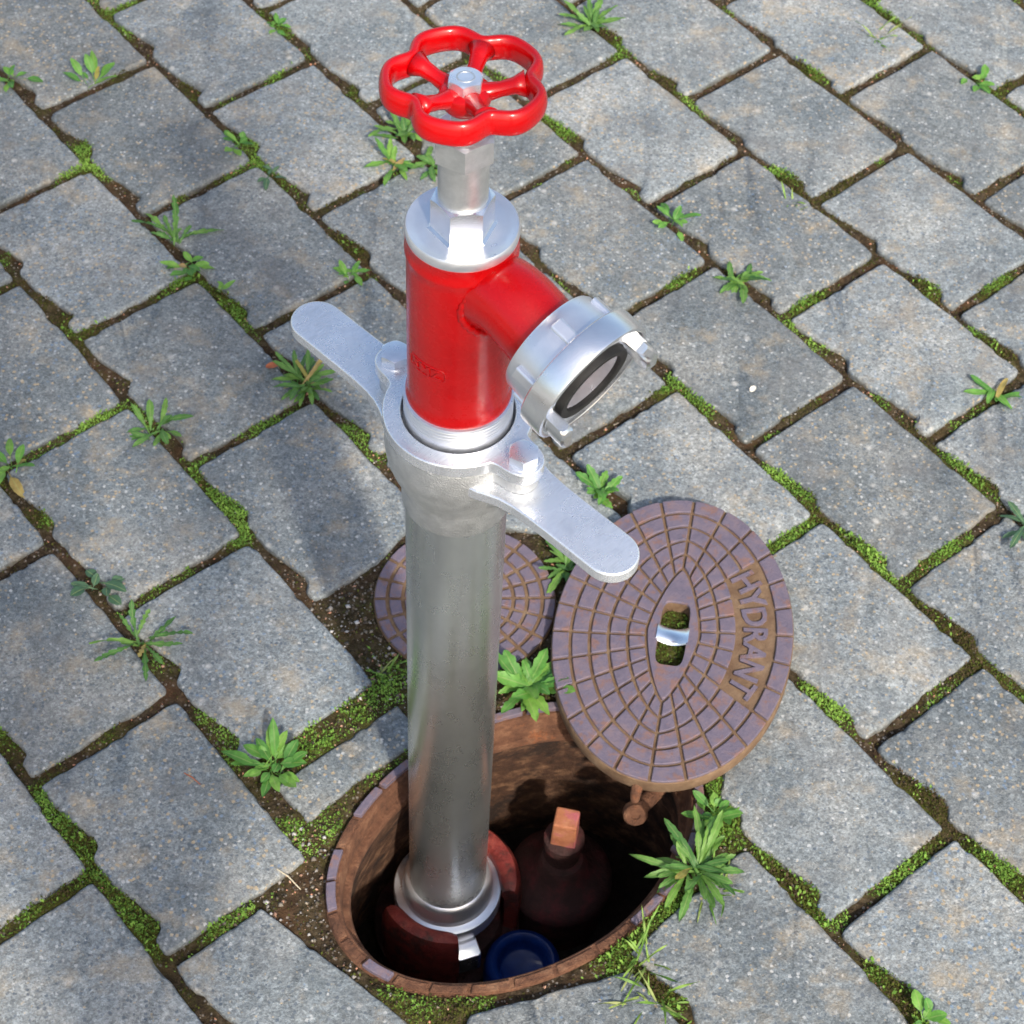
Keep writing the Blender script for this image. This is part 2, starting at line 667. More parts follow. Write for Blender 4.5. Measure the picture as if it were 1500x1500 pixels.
def paver_outline(s0, t0, seed):
    rnd = random.Random(seed)
    L, W = A_ - 2 * GS, B_ - 2 * GL
    dep = .0125 + rnd.uniform(-.003, .003)
    ph = rnd.uniform(0, 50)
    pts = []
    n1 = 34
    for i in range(n1):            # lower long side with notches
        f = i / n1
        pts.append((L * f, dep * notch(f + rnd.uniform(-.006, .006))))
    for i in range(12):
        pts.append((L, W * i / 12))
    for i in range(16):
        pts.append((L * (1 - i / 16), W))
    for i in range(12):
        pts.append((0, W * (1 - i / 12)))
    c = .0035
    out = []
    for x, y in pts:
        # rounded corners
        cx = min(max(x, c), L - c)
        cy = min(max(y, c), W - c)
        if (x < c or x > L - c) and (y < c or y > W - c):
            dx, dy = x - cx, y - cy
            d = math.hypot(dx, dy)
            if d > c:
                x, y = cx + dx / d * c, cy + dy / d * c
        n = .0007 * (vnoise(x + ph, y, 60) - .5) * 2 + .0006 * (vnoise(x, y + ph, 170) - .5) * 2
        m = .0007 * (vnoise(x + ph, y + 9, 60) - .5) * 2 + .0006 * (vnoise(x + 5, y + ph, 170) - .5) * 2
        out.append((s0 + GS + x + float(n), t0 + GL + y + float(m)))
    return out


def clip(poly, p, nrm):
    """keep the side of the line through p where (q-p).nrm > 0"""
    out = []
    for i in range(len(poly)):
        a, b = np.array(poly[i]), np.array(poly[(i + 1) % len(poly)])
        da, db = (a - p) @ nrm, (b - p) @ nrm
        if da >= 0:
            out.append(tuple(a))
        if da * db < 0:
            q = a + (b - a) * da / (da - db)
            out.append(tuple(q))
    return out


def paver_world_poly(n, k):
    s0 = (k + .5 * (n % 2)) * A_
    t0 = n * B_
    poly = [tuple(lat(*p)) for p in paver_outline(s0, t0, n * 131 + k * 17 + 5)]
    if (n, k) == (1, 0):       # cut stone beside the frame
        cs = [(-.0600, .1125), (-.1735, .0085), (-.1365, -.0285), (-.0880, .0250), (-.0290, .0740)]
        return [tuple(p) for p in arc_resample(cs, 90)]
    cen = np.mean(poly, axis=0)
    if (n, k) in ((2, 0), (2, 1)):
        return None
    # cut against the oval frame
    P = np.array(poly)
    if (in_oval(P[:, 0], P[:, 1], .014) < 1).any():
        e = FR_C
        # tangent line of the grown oval, towards the stone
        d = cen - e
        th = math.atan2(d @ FR_V / (FR_RB + .014), d @ FR_U / (FR_RA + .014))
        pt = e + FR_U * (FR_RA + .014) * math.cos(th) + FR_V * (FR_RB + .014) * math.sin(th)
        nr = FR_U * math.cos(th) / (FR_RA + .014) + FR_V * math.sin(th) / (FR_RB + .014)
        nr = nr / np.linalg.norm(nr)
        poly = clip(poly, pt, nr)
    if len(poly) < 3:
        return None
    P = np.array(poly)
    if (np.hypot(P[:, 0] - CAP_C[0], P[:, 1] - CAP_C[1]) < CAP_R + .006).any():
        d = cen - CAP_C
        d = d / np.linalg.norm(d)
        poly = clip(poly, CAP_C + d * (CAP_R + .006), d)
    if len(poly) < 3:
        return None
    a = np.array(poly)
    area = abs(np.sum(a[:, 0] * np.roll(a[:, 1], -1) - a[:, 1] * np.roll(a[:, 0], -1))) / 2
    return poly if area > .004 else None


def paver_mesh_data(poly, rnd, base=-.05):
    c = np.mean(poly, axis=0)
    P = np.array(poly) - c
    L = np.linalg.norm(P - np.roll(P, -1, 0), axis=1).sum()
    P = arc_resample(P, int(L / .0042))
    ph = rnd.uniform(0, 99)
    # worn outline: soften corners, then fray it slightly
    P = P * .6 + (np.roll(P, 1, 0) + np.roll(P, -1, 0)) * .2
    P = P + np.stack([vnoise(P[:, 0] + ph, P[:, 1], 110) - .5, vnoise(P[:, 0], P[:, 1] + ph, 110) - .5], 1) * .0011
    tg = np.roll(P, -2, 0) - np.roll(P, 2, 0)
    tg = tg / (np.linalg.norm(tg, axis=1)[:, None] + 1e-9)
    nin = np.stack([-tg[:, 1], tg[:, 0]], 1)       # inward (poly is ccw)
    ker = np.array([1, 2, 3, 2, 1]) / 9
    nin = np.stack([sum(k * np.roll(nin[:, m], o) for k, o in zip(ker, (-2, -1, 0, 1, 2))) for m in (0, 1)], 1)
    nin = nin / (np.linalg.norm(nin, axis=1)[:, None] + 1e-9)
    wv = vnoise(P[:, 0] + ph, P[:, 1] - ph, 45)
    # chips out of the arris here and there
    chip = np.clip((vnoise(P[:, 0] - ph, P[:, 1] + ph, 75) - .72) * 6, 0, 1)
    rows = []
    n = len(P)
    for ins, z in ((0, base), (-.0002, -.010), (.0002, -.0046), (.0012, -.0014), (.0030, -.0002), (.0046, 0.0)):
        k = (ins * (.6 + .8 * wv) + (.0014 * chip if -.009 < z < -.0001 else 0))[:, None]
        Q = P + nin * k
        zz = z * (.6 + .9 * wv) - (.0014 * chip if z < -.0001 else 0) if z > base else np.full(n, z)
        rows.append([(q[0], q[1], float(h)) for q, h in zip(Q, zz)])
    V, F = loops_mesh(rows, cap1=True)
    return c, V, F


def arc_resample(pts, n):
    """n points at equal steps of a closed polyline"""
    P = np.array(pts)
    Q = np.vstack([P, P[:1]])
    s = np.concatenate([[0], np.cumsum(np.linalg.norm(np.diff(Q, axis=0), axis=1))])
    t = np.linspace(0, s[-1], n, endpoint=False)
    return np.stack([np.interp(t, s, Q[:, 0]), np.interp(t, s, Q[:, 1])], 1)


# bounds of stones to build
cells = []
for n in range(-16, 26):
    for k in range(-16, 16):
        ctr = lat((k + .5 * (n % 2) + .5) * A_, (n + .5) * B_)
        d = math.hypot(ctr[0] - .02, (ctr[1] - .45))
        if d < 2.3:
            cells.append((d, n, k))
cells.sort()

# -------------------------------------------------- ground and joint bed
x0, x1, y0, y1, st = -0.88, 0.92, -0.46, 1.52, 0.004
xs = np.arange(x0, x1 + st / 2, st)
ys = np.arange(y0, y1 + st / 2, st)
# coarse margins
xs = np.concatenate([[-2.6, -2.2, -1.8, -1.4, -1.1], xs, [1.1, 1.4, 1.8, 2.2, 2.6]])
ys = np.concatenate([[-2.2, -1.8, -1.4, -1.0, -.7], ys, [1.7, 2.0, 2.4, 2.8, 3.1]])
X, Y = np.meshgrid(xs, ys)

MOSS_SPOTS = [(-0.308, 0.658), (-0.172, 0.769), (-0.274, 0.36), (-0.258, 0.323), (-0.454, 0.955), (-0.513, 0.873), (-0.551, 0.76),
              (-0.297, 0.386), (-0.396, 0.457), (-0.491, 0.574), (-0.483, 0.596), (-0.442, 0.061), (-0.383, -0.017), (-0.371, -0.129),
              (-0.361, -0.064), (-0.195, -0.145), (-0.273, -0.157), (-0.314, -0.125), (0.241, 0.538), (0.355, 0.447), (0.426, 0.347),
              (0.445, 0.33), (0.518, 0.459), (0.557, 0.462), (0.511, 0.254), (0.482, 0.496), (0.512, 0.136), (0.371, 0.142), (0.469, 0.046),
              (0.532, -0.011), (0.555, -.035), (0.348, -0.074), (0.316, -0.048), (0.33, -.06), (0.45, -0.031), (0.428, -0.153), (0.451, -0.185),
              (0.178, -0.149), (0.197, -0.127), (0.401, 1.133), (0.374, 0.932), (0.399, 0.708), (0.525, 0.747), (0.619, 0.766),
              (0.6, 0.663), (0.511, 1.28), (0.226, 0.745), (0.058, 0.994), (0.125, 1.171), (-0.078, 0.135), (0.257, 0.027), (0.262, 0.0),
              (0.344, 0.35), (-0.318, 1.173), (-0.317, 1.088), (0.513, 0.354), (0.436, 0.275), (0.204, -0.181), (0.506, 0.071), (-.60, .66)]


def moss_mask(x, y):
    a = fbm(x, y, 9, 1, 3)
    b = fbm(x, y, 34, 4, 2)
    m = np.clip((a - .58) * 6, 0, 1) * .6 + np.clip((b - .56) * 6, 0, 1) * .42
    for px, py in MOSS_SPOTS:
        d2 = (x - px) ** 2 + (y - py) ** 2
        m = m + 1.2 * np.exp(-d2 / (2 * .020 ** 2))
    # the trodden earth around the covers is mostly bare
    bare = np.exp(-((x + .09) ** 2 + (y - .17) ** 2) / (2 * .05 ** 2)) + np.exp(-((x + .12) ** 2 + (y + .15) ** 2) / (2 * .05 ** 2))
    m = m * np.clip(1 - .8 * bare, .15, 1)
    return np.clip(m, 0, 1)


mm = moss_mask(X, Y)
Z = -.0075 + (fbm(X, Y, 30, 2, 3) - .5) * .010 + (vnoise(X, Y, 190, 7) - .5) * .0035 + mm * .0035
# soil lies a little higher around the covers, where no stones are
near_cap = np.exp(-((X + .06) ** 2 + (Y - .2) ** 2) / (2 * .09 ** 2))
Z = Z + .004 * near_cap
Z = np.minimum(Z, -.0045)
# tuck the soil under frame and cover
oval = in_oval(X, Y)
capd = np.hypot(X - CAP_C[0], Y - CAP_C[1])
Z = np.where(oval < 1.06, np.minimum(Z, -.010), Z)
Z = np.where(capd < CAP_R - .003, -.03, Z)
nx, ny = len(xs), len(ys)
idx = np.arange(nx * ny).reshape(ny, nx)
quads = np.stack([idx[:-1, :-1], idx[:-1, 1:], idx[1:, 1:], idx[1:, :-1]], -1).reshape(-1, 4)
cxm = (X[:-1, :-1] + X[1:, 1:]) / 2
cym = (Y[:-1, :-1] + Y[1:, 1:]) / 2
keep = (in_oval(cxm, cym, -.008) > 1).reshape(-1)
quads = quads[keep]


def np_mesh(name, V, quads, attr=None, vcol=None, tri=False):
    me = bpy.data.meshes.new(name)
    k = 3 if tri else 4
    me.vertices.add(len(V))
    me.vertices.foreach_set('co', np.asarray(V, dtype=np.float32).ravel())
    me.loops.add(len(quads) * k)
    me.loops.foreach_set('vertex_index', np.asarray(quads, dtype=np.int32).ravel())
    me.polygons.add(len(quads))
    me.polygons.foreach_set('loop_start', np.arange(0, len(quads) * k, k, dtype=np.int32))
    me.update(calc_edges=True)
    if attr is not None:
        a = me.attributes.new(attr[0], 'FLOAT', 'POINT')
        a.data.foreach_set('value', np.asarray(attr[1], dtype=np.float32).ravel())
    if vcol is not None:
        a = me.attributes.new('col', 'FLOAT_COLOR', 'POINT')
        a.data.foreach_set('color', np.asarray(vcol, dtype=np.float32).ravel())
    return me


me = np_mesh('pavement', np.stack([X, Y, Z], -1).reshape(-1, 3), quads, ('moss', mm))
me.polygons.foreach_set('use_smooth', [True] * len(me.polygons))
pavement = obj('pavement', me, MAT['soil'])
pavement['kind'] = 'structure'
pavement['label'] = 'earth and moss filled joints of the grey block pavement'

# wide ground with an opening for the paved area
gx = [-150, -2.55, 2.55, 150]
gy = [-150, -2.15, 3.05, 150]
V = [(x, y, -.016) for y in gy for x in gx]
F = []
for j in range(3):
    for i in range(3):
        if (i, j) != (1, 1):
            a = j * 4 + i
            F.append((a, a + 1, a + 5, a + 4))
ground = obj('ground', mesh_from(V, F), MAT['outer'])
ground['kind'] = 'structure'

# -------------------------------------------------- paving stones
count = 0
farV, farF = [], []
poly_list = []
for d, n, k in cells:
    poly = paver_world_poly(n, k)
    if poly is None:
        continue
    rnd = random.Random(n * 977 + k * 31)
    c, V, F = paver_mesh_data(poly, rnd)
    dz = rnd.uniform(-.0016, .0012)
    tx, ty = rnd.uniform(-.006, .006), rnd.uniform(-.006, .006)
    if count < 290:
        me = mesh_from(V, F, 50)
        o = obj('paver', me, MAT['concrete'], pavement, loc=(c[0], c[1], dz), rot=(tx, ty, rnd.uniform(-.006, .006)))
        poly_list.append(np.array(poly))
        count += 1
    else:
        b = len(farV)
        farV += [(v[0] + c[0], v[1] + c[1], v[2] + dz) for v in V]
        farF += [tuple(i + b for i in f) for f in F]
if farV:
    o = obj('distant_pavers', mesh_from(farV, farF, 50), MAT['concrete'], pavement)
    o['kind'] = 'stuff'
print('pavers', count)

# -------------------------------------------------- where the joints are (raster of the stones)
RS = 0.002
rx0, ry0 = -0.95, -0.5
RW, RH = int(1.95 / RS), int(2.1 / RS)
mask = np.zeros((RH, RW), bool)
gxx = rx0 + (np.arange(RW) + .5) * RS
gyy = ry0 + (np.arange(RH) + .5) * RS
for P in poly_list:
    lo, hi = P.min(0), P.max(0)
    i0, i1 = np.searchsorted(gxx, [lo[0], hi[0]])
    j0, j1 = np.searchsorted(gyy, [lo[1], hi[1]])
    if i1 <= i0 or j1 <= j0:
        continue
    XX, YY = np.meshgrid(gxx[i0:i1], gyy[j0:j1])
    ins = np.zeros(XX.shape, bool)
    q = np.roll(P, -1, 0)
    for (ax, ay), (bx, by) in zip(P, q):
        if ay == by:
            continue
        cr = ((ay > YY) != (by > YY)) & (XX < (bx - ax) * (YY - ay) / (by - ay) + ax)
        ins ^= cr
    mask[j0:j1, i0:i1] |= ins
free = ~mask
GX, GY = np.meshgrid(gxx, gyy)
free &= in_oval(GX, GY, .003) > 1
free &= np.hypot(GX - CAP_C[0], GY - CAP_C[1]) > CAP_R + .002
fj, fi = np.nonzero(free)
fxy = np.stack([gxx[fi], gyy[fj]], 1)
fm = moss_mask(fxy[:, 0], fxy[:, 1])
print('joint cells', len(fxy))


def soil_z(x, y):
    m = moss_mask(x, y)
    return -.0075 + (fbm(x, y, 30, 2, 3) - .5) * .010 + (vnoise(x, y, 190, 7) - .5) * .0035 + m * .0035 + .004 * np.exp(-((x + .06) ** 2 + (y - .2) ** 2) / (2 * .09 ** 2))


def tiny_leaves(P, size, tilt, name, tintfun):
    """little pointed moss leaves: one kite of two triangles each"""
    n = len(P)
    az = RNG.random(n) * 2 * pi
    el = tilt[0] + RNG.random(n) * (tilt[1] - tilt[0])
    L = size[0] + RNG.random(n) ** 1.6 * (size[1] - size[0])
    W = L * (.16 + .16 * RNG.random(n))
    d = np.stack([np.cos(az) * np.cos(el), np.sin(az) * np.cos(el), np.sin(el)], 1)
    s = np.stack([-np.sin(az), np.cos(az), np.zeros(n)], 1)
    p0 = P
    mid = P + d * (L * .5)[:, None]
    p2 = P + d * L[:, None] - np.array([0, 0, 1]) * (L * .12)[:, None]
    p1 = mid + s * W[:, None]
    p3 = mid - s * W[:, None]
    V = np.stack([p0, p1, p2, p3], 1).reshape(-1, 3)
    q = np.arange(4 * n).reshape(-1, 4)
    tint = np.repeat(tintfun(P) + (RNG.random(n) - .5) * .5, 4)
    return np_mesh(name, V, q, ('tint', np.clip(tint, 0, 1)))


# moss: many small leaves where the mask is high
prob = np.clip((fm - .22) * 1.5, 0, 1)
w = prob / prob.sum()
NM = 70000
sel = RNG.choice(len(fxy), NM, p=w)
pxy = fxy[sel] + (RNG.random((NM, 2)) - .5) * RS * 1.5
pz = soil_z(pxy[:, 0], pxy[:, 1]) + RNG.random(NM) * .0045 * fm[sel]
P3 = np.column_stack([pxy, pz])
tone = fbm(fxy[:, 0], fxy[:, 1], 16, 9, 2)


def tintf(P):
    v = np.clip((fbm(P[:, 0], P[:, 1], 16, 9, 2) - .30) * 2.0, .02, 1)
    v[NM:] = .05
    return v


sel = RNG.choice(len(fxy), 26000)
pl = fxy[sel] + (RNG.random((26000, 2)) - .5) * RS * 1.5
P3 = np.vstack([P3, np.column_stack([pl, soil_z(pl[:, 0], pl[:, 1]) + RNG.random(26000) * .0015])])
me = tiny_leaves(P3, (.0016, .0050), (R(10), R(75)), 'moss', tintf)
moss = obj('moss', me, MAT['moss'])
moss['kind'] = 'stuff'
tag(moss, 'bright and olive green moss growing in the pavement joints', 'moss')

# seedlings too small to tell apart, thickest where the moss is thickest
sp_i = RNG.choice(len(MOSS_SPOTS), 2600)
sxy = np.array(MOSS_SPOTS)[sp_i] + RNG.normal(0, .020, (2600, 2))
ci = np.clip(((sxy[:, 0] - rx0) / RS).astype(int), 0, RW - 1)
cj = np.clip(((sxy[:, 1] - ry0) / RS).astype(int), 0, RH - 1)
sxy = sxy[free[cj, ci]]
P3 = np.column_stack([sxy, soil_z(sxy[:, 0], sxy[:, 1]) + .003 + .004 * RNG.random(len(sxy))])
o = obj('seedlings', tiny_leaves(P3, (.0030, .0070), (R(15), R(65)), 'seedlings', lambda P: .72 + .2 * RNG.random(len(P))), MAT['moss'])
o['kind'] = 'stuff'
tag(o, 'tiny bright green seedlings standing in the moss of the joints', 'seedlings')

# -------------------------------------------------- crumbs of earth, seed husks and grit in the joints
octV = np.array([(1, 0, 0), (0, 1, 0), (-1, 0, 0), (0, -1, 0), (0, 0, 1), (0, 0, -1)], float)
octF = np.array([(0, 1, 4), (1, 2, 4), (2, 3, 4), (3, 0, 4), (1, 0, 5), (2, 1, 5), (3, 2, 5), (0, 3, 5)])


def crumbs(name, P, smin, smax, palette, flat=(.35, .9)):
    n = len(P)
    sz = smin + RNG.random(n) ** 2.2 * (smax - smin)
    asp = np.stack([np.ones(n), .5 + .5 * RNG.random(n), flat[0] + (flat[1] - flat[0]) * RNG.random(n)], 1)
    a = RNG.random(n) * 2 * pi
    v = octV[None] * asp[:, None] * sz[:, None, None] * (.75 + .5 * RNG.random((n, 6, 1)))
    ca, sa = np.cos(a)[:, None], np.sin(a)[:, None]
    vx = v[..., 0] * ca - v[..., 1] * sa
    vy = v[..., 0] * sa + v[..., 1] * ca
    v = np.stack([vx, vy, v[..., 2]], -1) + P[:, None]
    f = (octF[None] + (np.arange(n) * 6)[:, None, None]).reshape(-1, 3)
    pal = np.array(palette)
    c = pal[RNG.integers(0, len(pal), n)] * (.8 + .4 * RNG.random((n, 1)))
    c = np.repeat(np.column_stack([c, np.ones(n)]), 6, 0)
    return np_mesh(name, v.reshape(-1, 3), f, None, c, True)


sel = RNG.choice(len(fxy), 9000)
pxy = fxy[sel]
P3 = np.column_stack([pxy, soil_z(pxy[:, 0], pxy[:, 1]) + .0006])
me = crumbs('grit', P3, .0005, .0024, [(.10, .07, .05), (.16, .12, .08), (.05, .04, .03), (.30, .27, .23), (.42, .20, .12), (.46, .27, .18), (.24, .2, .15)])
o = obj('grit', me, MAT['debris'])
o['kind'] = 'stuff'
tag(o, 'loose crumbs of earth, grit and orange seed husks in the joints', 'grit')

# larger pale pebbles and husks in the bare earth by the covers
m2 = (np.hypot(fxy[:, 0] + .09, fxy[:, 1] - .19) < .09) | (np.hypot(fxy[:, 0] + .125, fxy[:, 1] + .12) < .09)
cand = fxy[m2]
pxy = cand[RNG.choice(len(cand), 420)]
P3 = np.column_stack([pxy, soil_z(pxy[:, 0], pxy[:, 1]) + .001])
me = crumbs('gravel', P3, .0008, .0036, [(.26, .24, .22), (.12, .10, .08), (.26, .15, .10), (.16, .14, .11), (.06, .05, .04), (.09, .07, .05), (.40, .38, .36)])
o = obj('gravel', me, MAT['debris'])
o['kind'] = 'stuff'
tag(o, 'small pale and brown pebbles lying on bare earth beside the covers', 'gravel')


# ------------------------------------------------------------------ cast iron frame and its pit
def oval(a, b, z, n=120, c=None):
    c = FR_C if c is None else c
    out = []
    for i in range(n):
        t = 2 * pi * i / n
        p = FR_U * a * math.cos(t) + FR_V * b * math.sin(t)
        out.append((c[0] + p[0], c[1] + p[1], z))
    return out


frame = empty('surface_box', (FR_C[0], FR_C[1], -.30))
tag(frame, 'open oval cast iron ground frame with rusty inner wall set in the pavement', 'surface box')


def off(v):
    return [(x - FR_C[0], y - FR_C[1], z + .30) for x, y, z in v]


rim = [oval(.2015, .1385, -.10), oval(.2015, .1385, -.0065), oval(.2005, .1375, -.0055), oval(.1885, .1275, -.0055), oval(.187, .126, -.007),
       oval(.1855, .1245, -.030), oval(.1845, .1235, -.032), oval(.1785, .1185, -.033), oval(.177, .117, -.036), oval(.1785, .1185, -.046)]
V, F = loops_mesh([off(l) for l in rim])
obj('rim', mesh_from(V, F, 45), MAT['rust'], frame)
rng2 = random.Random(3)


def rough_oval(a, b, z, amp):
    L = oval(a, b, z)
    return [(x + rng2.uniform(-amp, amp), y + rng2.uniform(-amp, amp), h + rng2.uniform(-amp, amp)) for x, y, h in L]


wall = [oval(.1785, .1185, -.046), rough_oval(.182, .124, -.07, .0008), rough_oval(.188, .132, -.11, .001), rough_oval(.194, .140, -.16, .001),
        rough_oval(.199, .146, -.22, .001), oval(.203, .150, -.30)]
V, F = loops_mesh([off(l) for l in wall])
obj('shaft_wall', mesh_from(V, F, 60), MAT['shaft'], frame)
# raised blocks on the rim
NP = 28
for i in range(NP):
    a0 = 2 * pi * (i + .055) / NP
    a1 = 2 * pi * (i + .945) / NP
    rows_o, rows_i = [], []
    for j in range(6):
        t = a0 + (a1 - a0) * j / 5
        po = FR_U * .2005 * math.cos(t) + FR_V * .1375 * math.sin(t)
        p_i = FR_U * .1910 * math.cos(t) + FR_V * .1300 * math.sin(t)
        rows_o.append(tuple(po))
        rows_i.append(tuple(p_i))
    mid = (np.array(rows_o[2]) + np.array(rows_i[3])) / 2
    worn = mid[1] < -.075 and rng2.random() < .75 or rng2.random() < .12
    poly = rows_o + rows_i[::-1]
    zz = rng2.uniform(-.0006, .0006) - (.0035 if worn else 0)
    V, F = prism(poly, .30 - .0062, .30 + .0005 + zz)
    o = obj('rim_block', mesh_from(V, F), MAT['rust' if worn else 'pad'], frame)
    bevel(o, .0009, 2)

# hinge lug inside the frame, under the lid
hl = empty('hinge_lug', (.1865 - FR_C[0], .024 - FR_C[1], .30 - .040))
hl.parent = frame
V, F = lathe([(0, -.006), (.0105, -.006), (.0125, -.004), (.0125, .004), (.0105, .006), (.0045, .006), (.004, .004), (0, .004)], 32)
obj('knuckle', mesh_from(V, F, 40), MAT['rust'], hl, rot=(R(62), R(10), 0))
V, F = tube([(.004, .004, .004), (.016, .018, .004), (.026, .034, .002)], [.0085, .0085, .010], 12)
obj('arm', mesh_from(V, F, 60), MAT['rust'], hl)
# stub of the hinge pin on the right wall
V, F = tube([(.182, -.010, .30 - .022), (.168, .002, .30 - .020), (.153, .013, .30 - .021)], [.0055, .0062, .0052], 12)
obj('hinge_pin', mesh_from(V, F, 60), MAT['pad'], frame)

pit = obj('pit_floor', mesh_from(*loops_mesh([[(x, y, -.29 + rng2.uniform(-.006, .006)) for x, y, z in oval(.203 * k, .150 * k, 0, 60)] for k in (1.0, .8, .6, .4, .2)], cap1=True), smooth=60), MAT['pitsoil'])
pit['kind'] = 'structure'


# ------------------------------------------------------------------ patterned iron covers
def slot_outline(hl_, hw, n):
    pts = []
    r = hw * .75
    for i in range(400):
        t = 2 * pi * i / 400
        c_, s_ = math.cos(t), math.sin(t)
        p = 5.0
        k = (abs(c_ / hl_) ** p + abs(s_ / hw) ** p) ** (-1 / p)
        pts.append((k * c_, k * s_))
    return arc_resample(pts, n)


LA, LB = 0.1795, 0.1245
lid = empty('hydrant_cover', (.2195, .2005, -.0035), 0)
tag(lid, 'oval cast iron lid lettered HYDRANT lying open on the paving stones', 'cover')
lid.rotation_euler = (R(2.6), R(-.8), R(82.3 + 180))
# local x = long axis (pointing to the near end), local y = towards the lettering on the right
NA = 26
SUB = 6
NT_ = NA * SUB
outer_pts = arc_resample([(LA * math.cos(2 * pi * i / 720), LB * math.sin(2 * pi * i / 720)) for i in range(720)], NT_)
lens_raw = []
LH, LW = .086, .0275
for i in range(720):
    t = 2 * pi * i / 720
    c_, s_ = math.cos(t), math.sin(t)
    k = (abs(c_ / LH) ** 1.35 + abs(s_ / LW) ** 1.35) ** (-1 / 1.35)
    lens_raw.append((k * c_, k * s_))
lens_pts = arc_resample(lens_raw, NT_)
slot_pts = slot_outline(.040, .0150, NT_)
LZ = .026          # plate top (groove floor)
PT = .0030         # height of the blocks


def ring_pt(j, q):
    return lens_pts[j % NT_] * (1 - q) + outer_pts[j % NT_] * q


# plate with slot
rows = [[(p[0] * .93, p[1] * .93, 0.002) for p in outer_pts], [(p[0] * .985, p[1] * .985, .006) for p in outer_pts], [(p[0], p[1], .010) for p in outer_pts],
        [(p[0], p[1], LZ - .001) for p in outer_pts], [(p[0] * .995, p[1] * .995, LZ) for p in outer_pts]]
for q in (.75, .5, .25, 0):
    rows.append([(*ring_pt(j, q), LZ) for j in range(NT_)])
rows.append([(p[0], p[1], LZ) for p in slot_pts])
rows.append([(p[0] * .97, p[1] * .97, .008) for p in slot_pts])
V, F = loops_mesh(rows, cap0=True)
obj('plate', mesh_from(V, F, 40), MAT['rustline'], lid)
# collar between lens edge and slot
rows = [[(*(lens_pts[j] * .965), LZ - .001) for j in range(NT_)], [(*(lens_pts[j] * .955), LZ + PT * .8) for j in range(NT_)], [(*(lens_pts[j] * .94), LZ + PT) for j in range(NT_)],
        [(p[0] * 1.02, p[1] * 1.02, LZ + PT) for p in slot_pts], [(p[0], p[1], LZ + PT * .6) for p in slot_pts], [(p[0], p[1], LZ - .001) for p in slot_pts]]
V, F = loops_mesh(rows)
obj('centre_plate', mesh_from(V, F, 12), MAT['pad'], lid)
# lifting bar across the slot, cupped with moss and dirt in the slot
bar = []
for i in range(9):
    y = -.0165 + .033 * i / 8
    zc = LZ + PT - .0015 - .0065 * math.sin(pi * i / 8)
    bar.append([(-.0105, y, zc), (-.0085, y, zc + .003), (.0085, y, zc + .003), (.0105, y, zc), (.0085, y, zc - .003), (-.0085, y, zc - .003)])
V, F = loops_mesh(bar, cap0=True, cap1=True)
obj('lifting_bar', mesh_from(V, F, 60), MAT['chrome'], lid)
rows = [[(p[0] * k * .99, p[1] * k * .99, .0125 + (1 - k) * .005 + rng2.uniform(-.001, .001)) for p in slot_pts[::3]] for k in (1, .75, .5, .25)]
V, F = loops_mesh(rows, cap1=True)
me = mesh_from(V, F, 180)
a = me.attributes.new('moss', 'FLOAT', 'POINT')
a.data.foreach_set('value', [.9] * len(me.vertices))
obj('slot_dirt', me, MAT['soil'], lid)
n = 900
ang = RNG.random(n) * 2 * pi
rr = np.sqrt(RNG.random(n))
jj = (ang / (2 * pi) * NT_).astype(int) % NT_
P3 = np.column_stack([slot_pts[jj] * (rr * .92)[:, None], .0145 + .006 * RNG.random(n)])
o = obj('slot_moss', tiny_leaves(P3, (.0014, .004), (R(15), R(80)), 'slot_moss', lambda P: np.full(len(P), .30)), MAT['moss'], lid)
o['kind'] = 'stuff'

QB = [0.0, .20, .40, .60, .80, 1.0]
gap = .0036


def block(fn, j0, j1, q0, q1, qlen, parent, mat, z0, h, jit=0.0, g=gap):
    """one raised block between two rings and two spokes; fn(j,q) gives a point"""
    nsub = max(2, int(round(j1 - j0)))
    dq = g * .5 / max(qlen, 1e-4) * (q1 - q0)
    # joint half-widths turned into parameter units
    lo, hi = [], []
    ref0 = np.linalg.norm(np.array(fn(j1, q0)) - np.array(fn(j0, q0)))
    ref1 = np.linalg.norm(np.array(fn(j1, q1)) - np.array(fn(j0, q1)))
    for m in range(nsub + 1):
        f = m / nsub
        e0 = g * .5 / max(ref0, .004) * (1 - 2 * f)
        e1 = g * .5 / max(ref1, .004) * (1 - 2 * f)
        lo.append(tuple(fn(j0 + (j1 - j0) * min(max(f + e0, 0), 1), q0 + dq)))
        hi.append(tuple(fn(j0 + (j1 - j0) * min(max(f + e1, 0), 1), q1 - (dq if q1 < 1 else dq * .6))))
    poly = lo + hi[::-1]
    a = np.array(poly)
    if np.sum(a[:, 0] * np.roll(a[:, 1], -1) - a[:, 1] * np.roll(a[:, 0], -1)) < 0:
        poly = poly[::-1]
    V, F = prism(poly, z0 - .0008, z0 + h + jit)
    o = obj('block', mesh_from(V, F), mat, parent)
    bevel(o, .0007, 1)
    return o


def lid_pt(j, q):
    j = j % NT_
    a = int(math.floor(j))
    f = j - a
    lp = lens_pts[a] * (1 - f) + lens_pts[(a + 1) % NT_] * f
    op = outer_pts[a] * (1 - f) + outer_pts[(a + 1) % NT_] * f
    return lp * (1 - q) + op * q


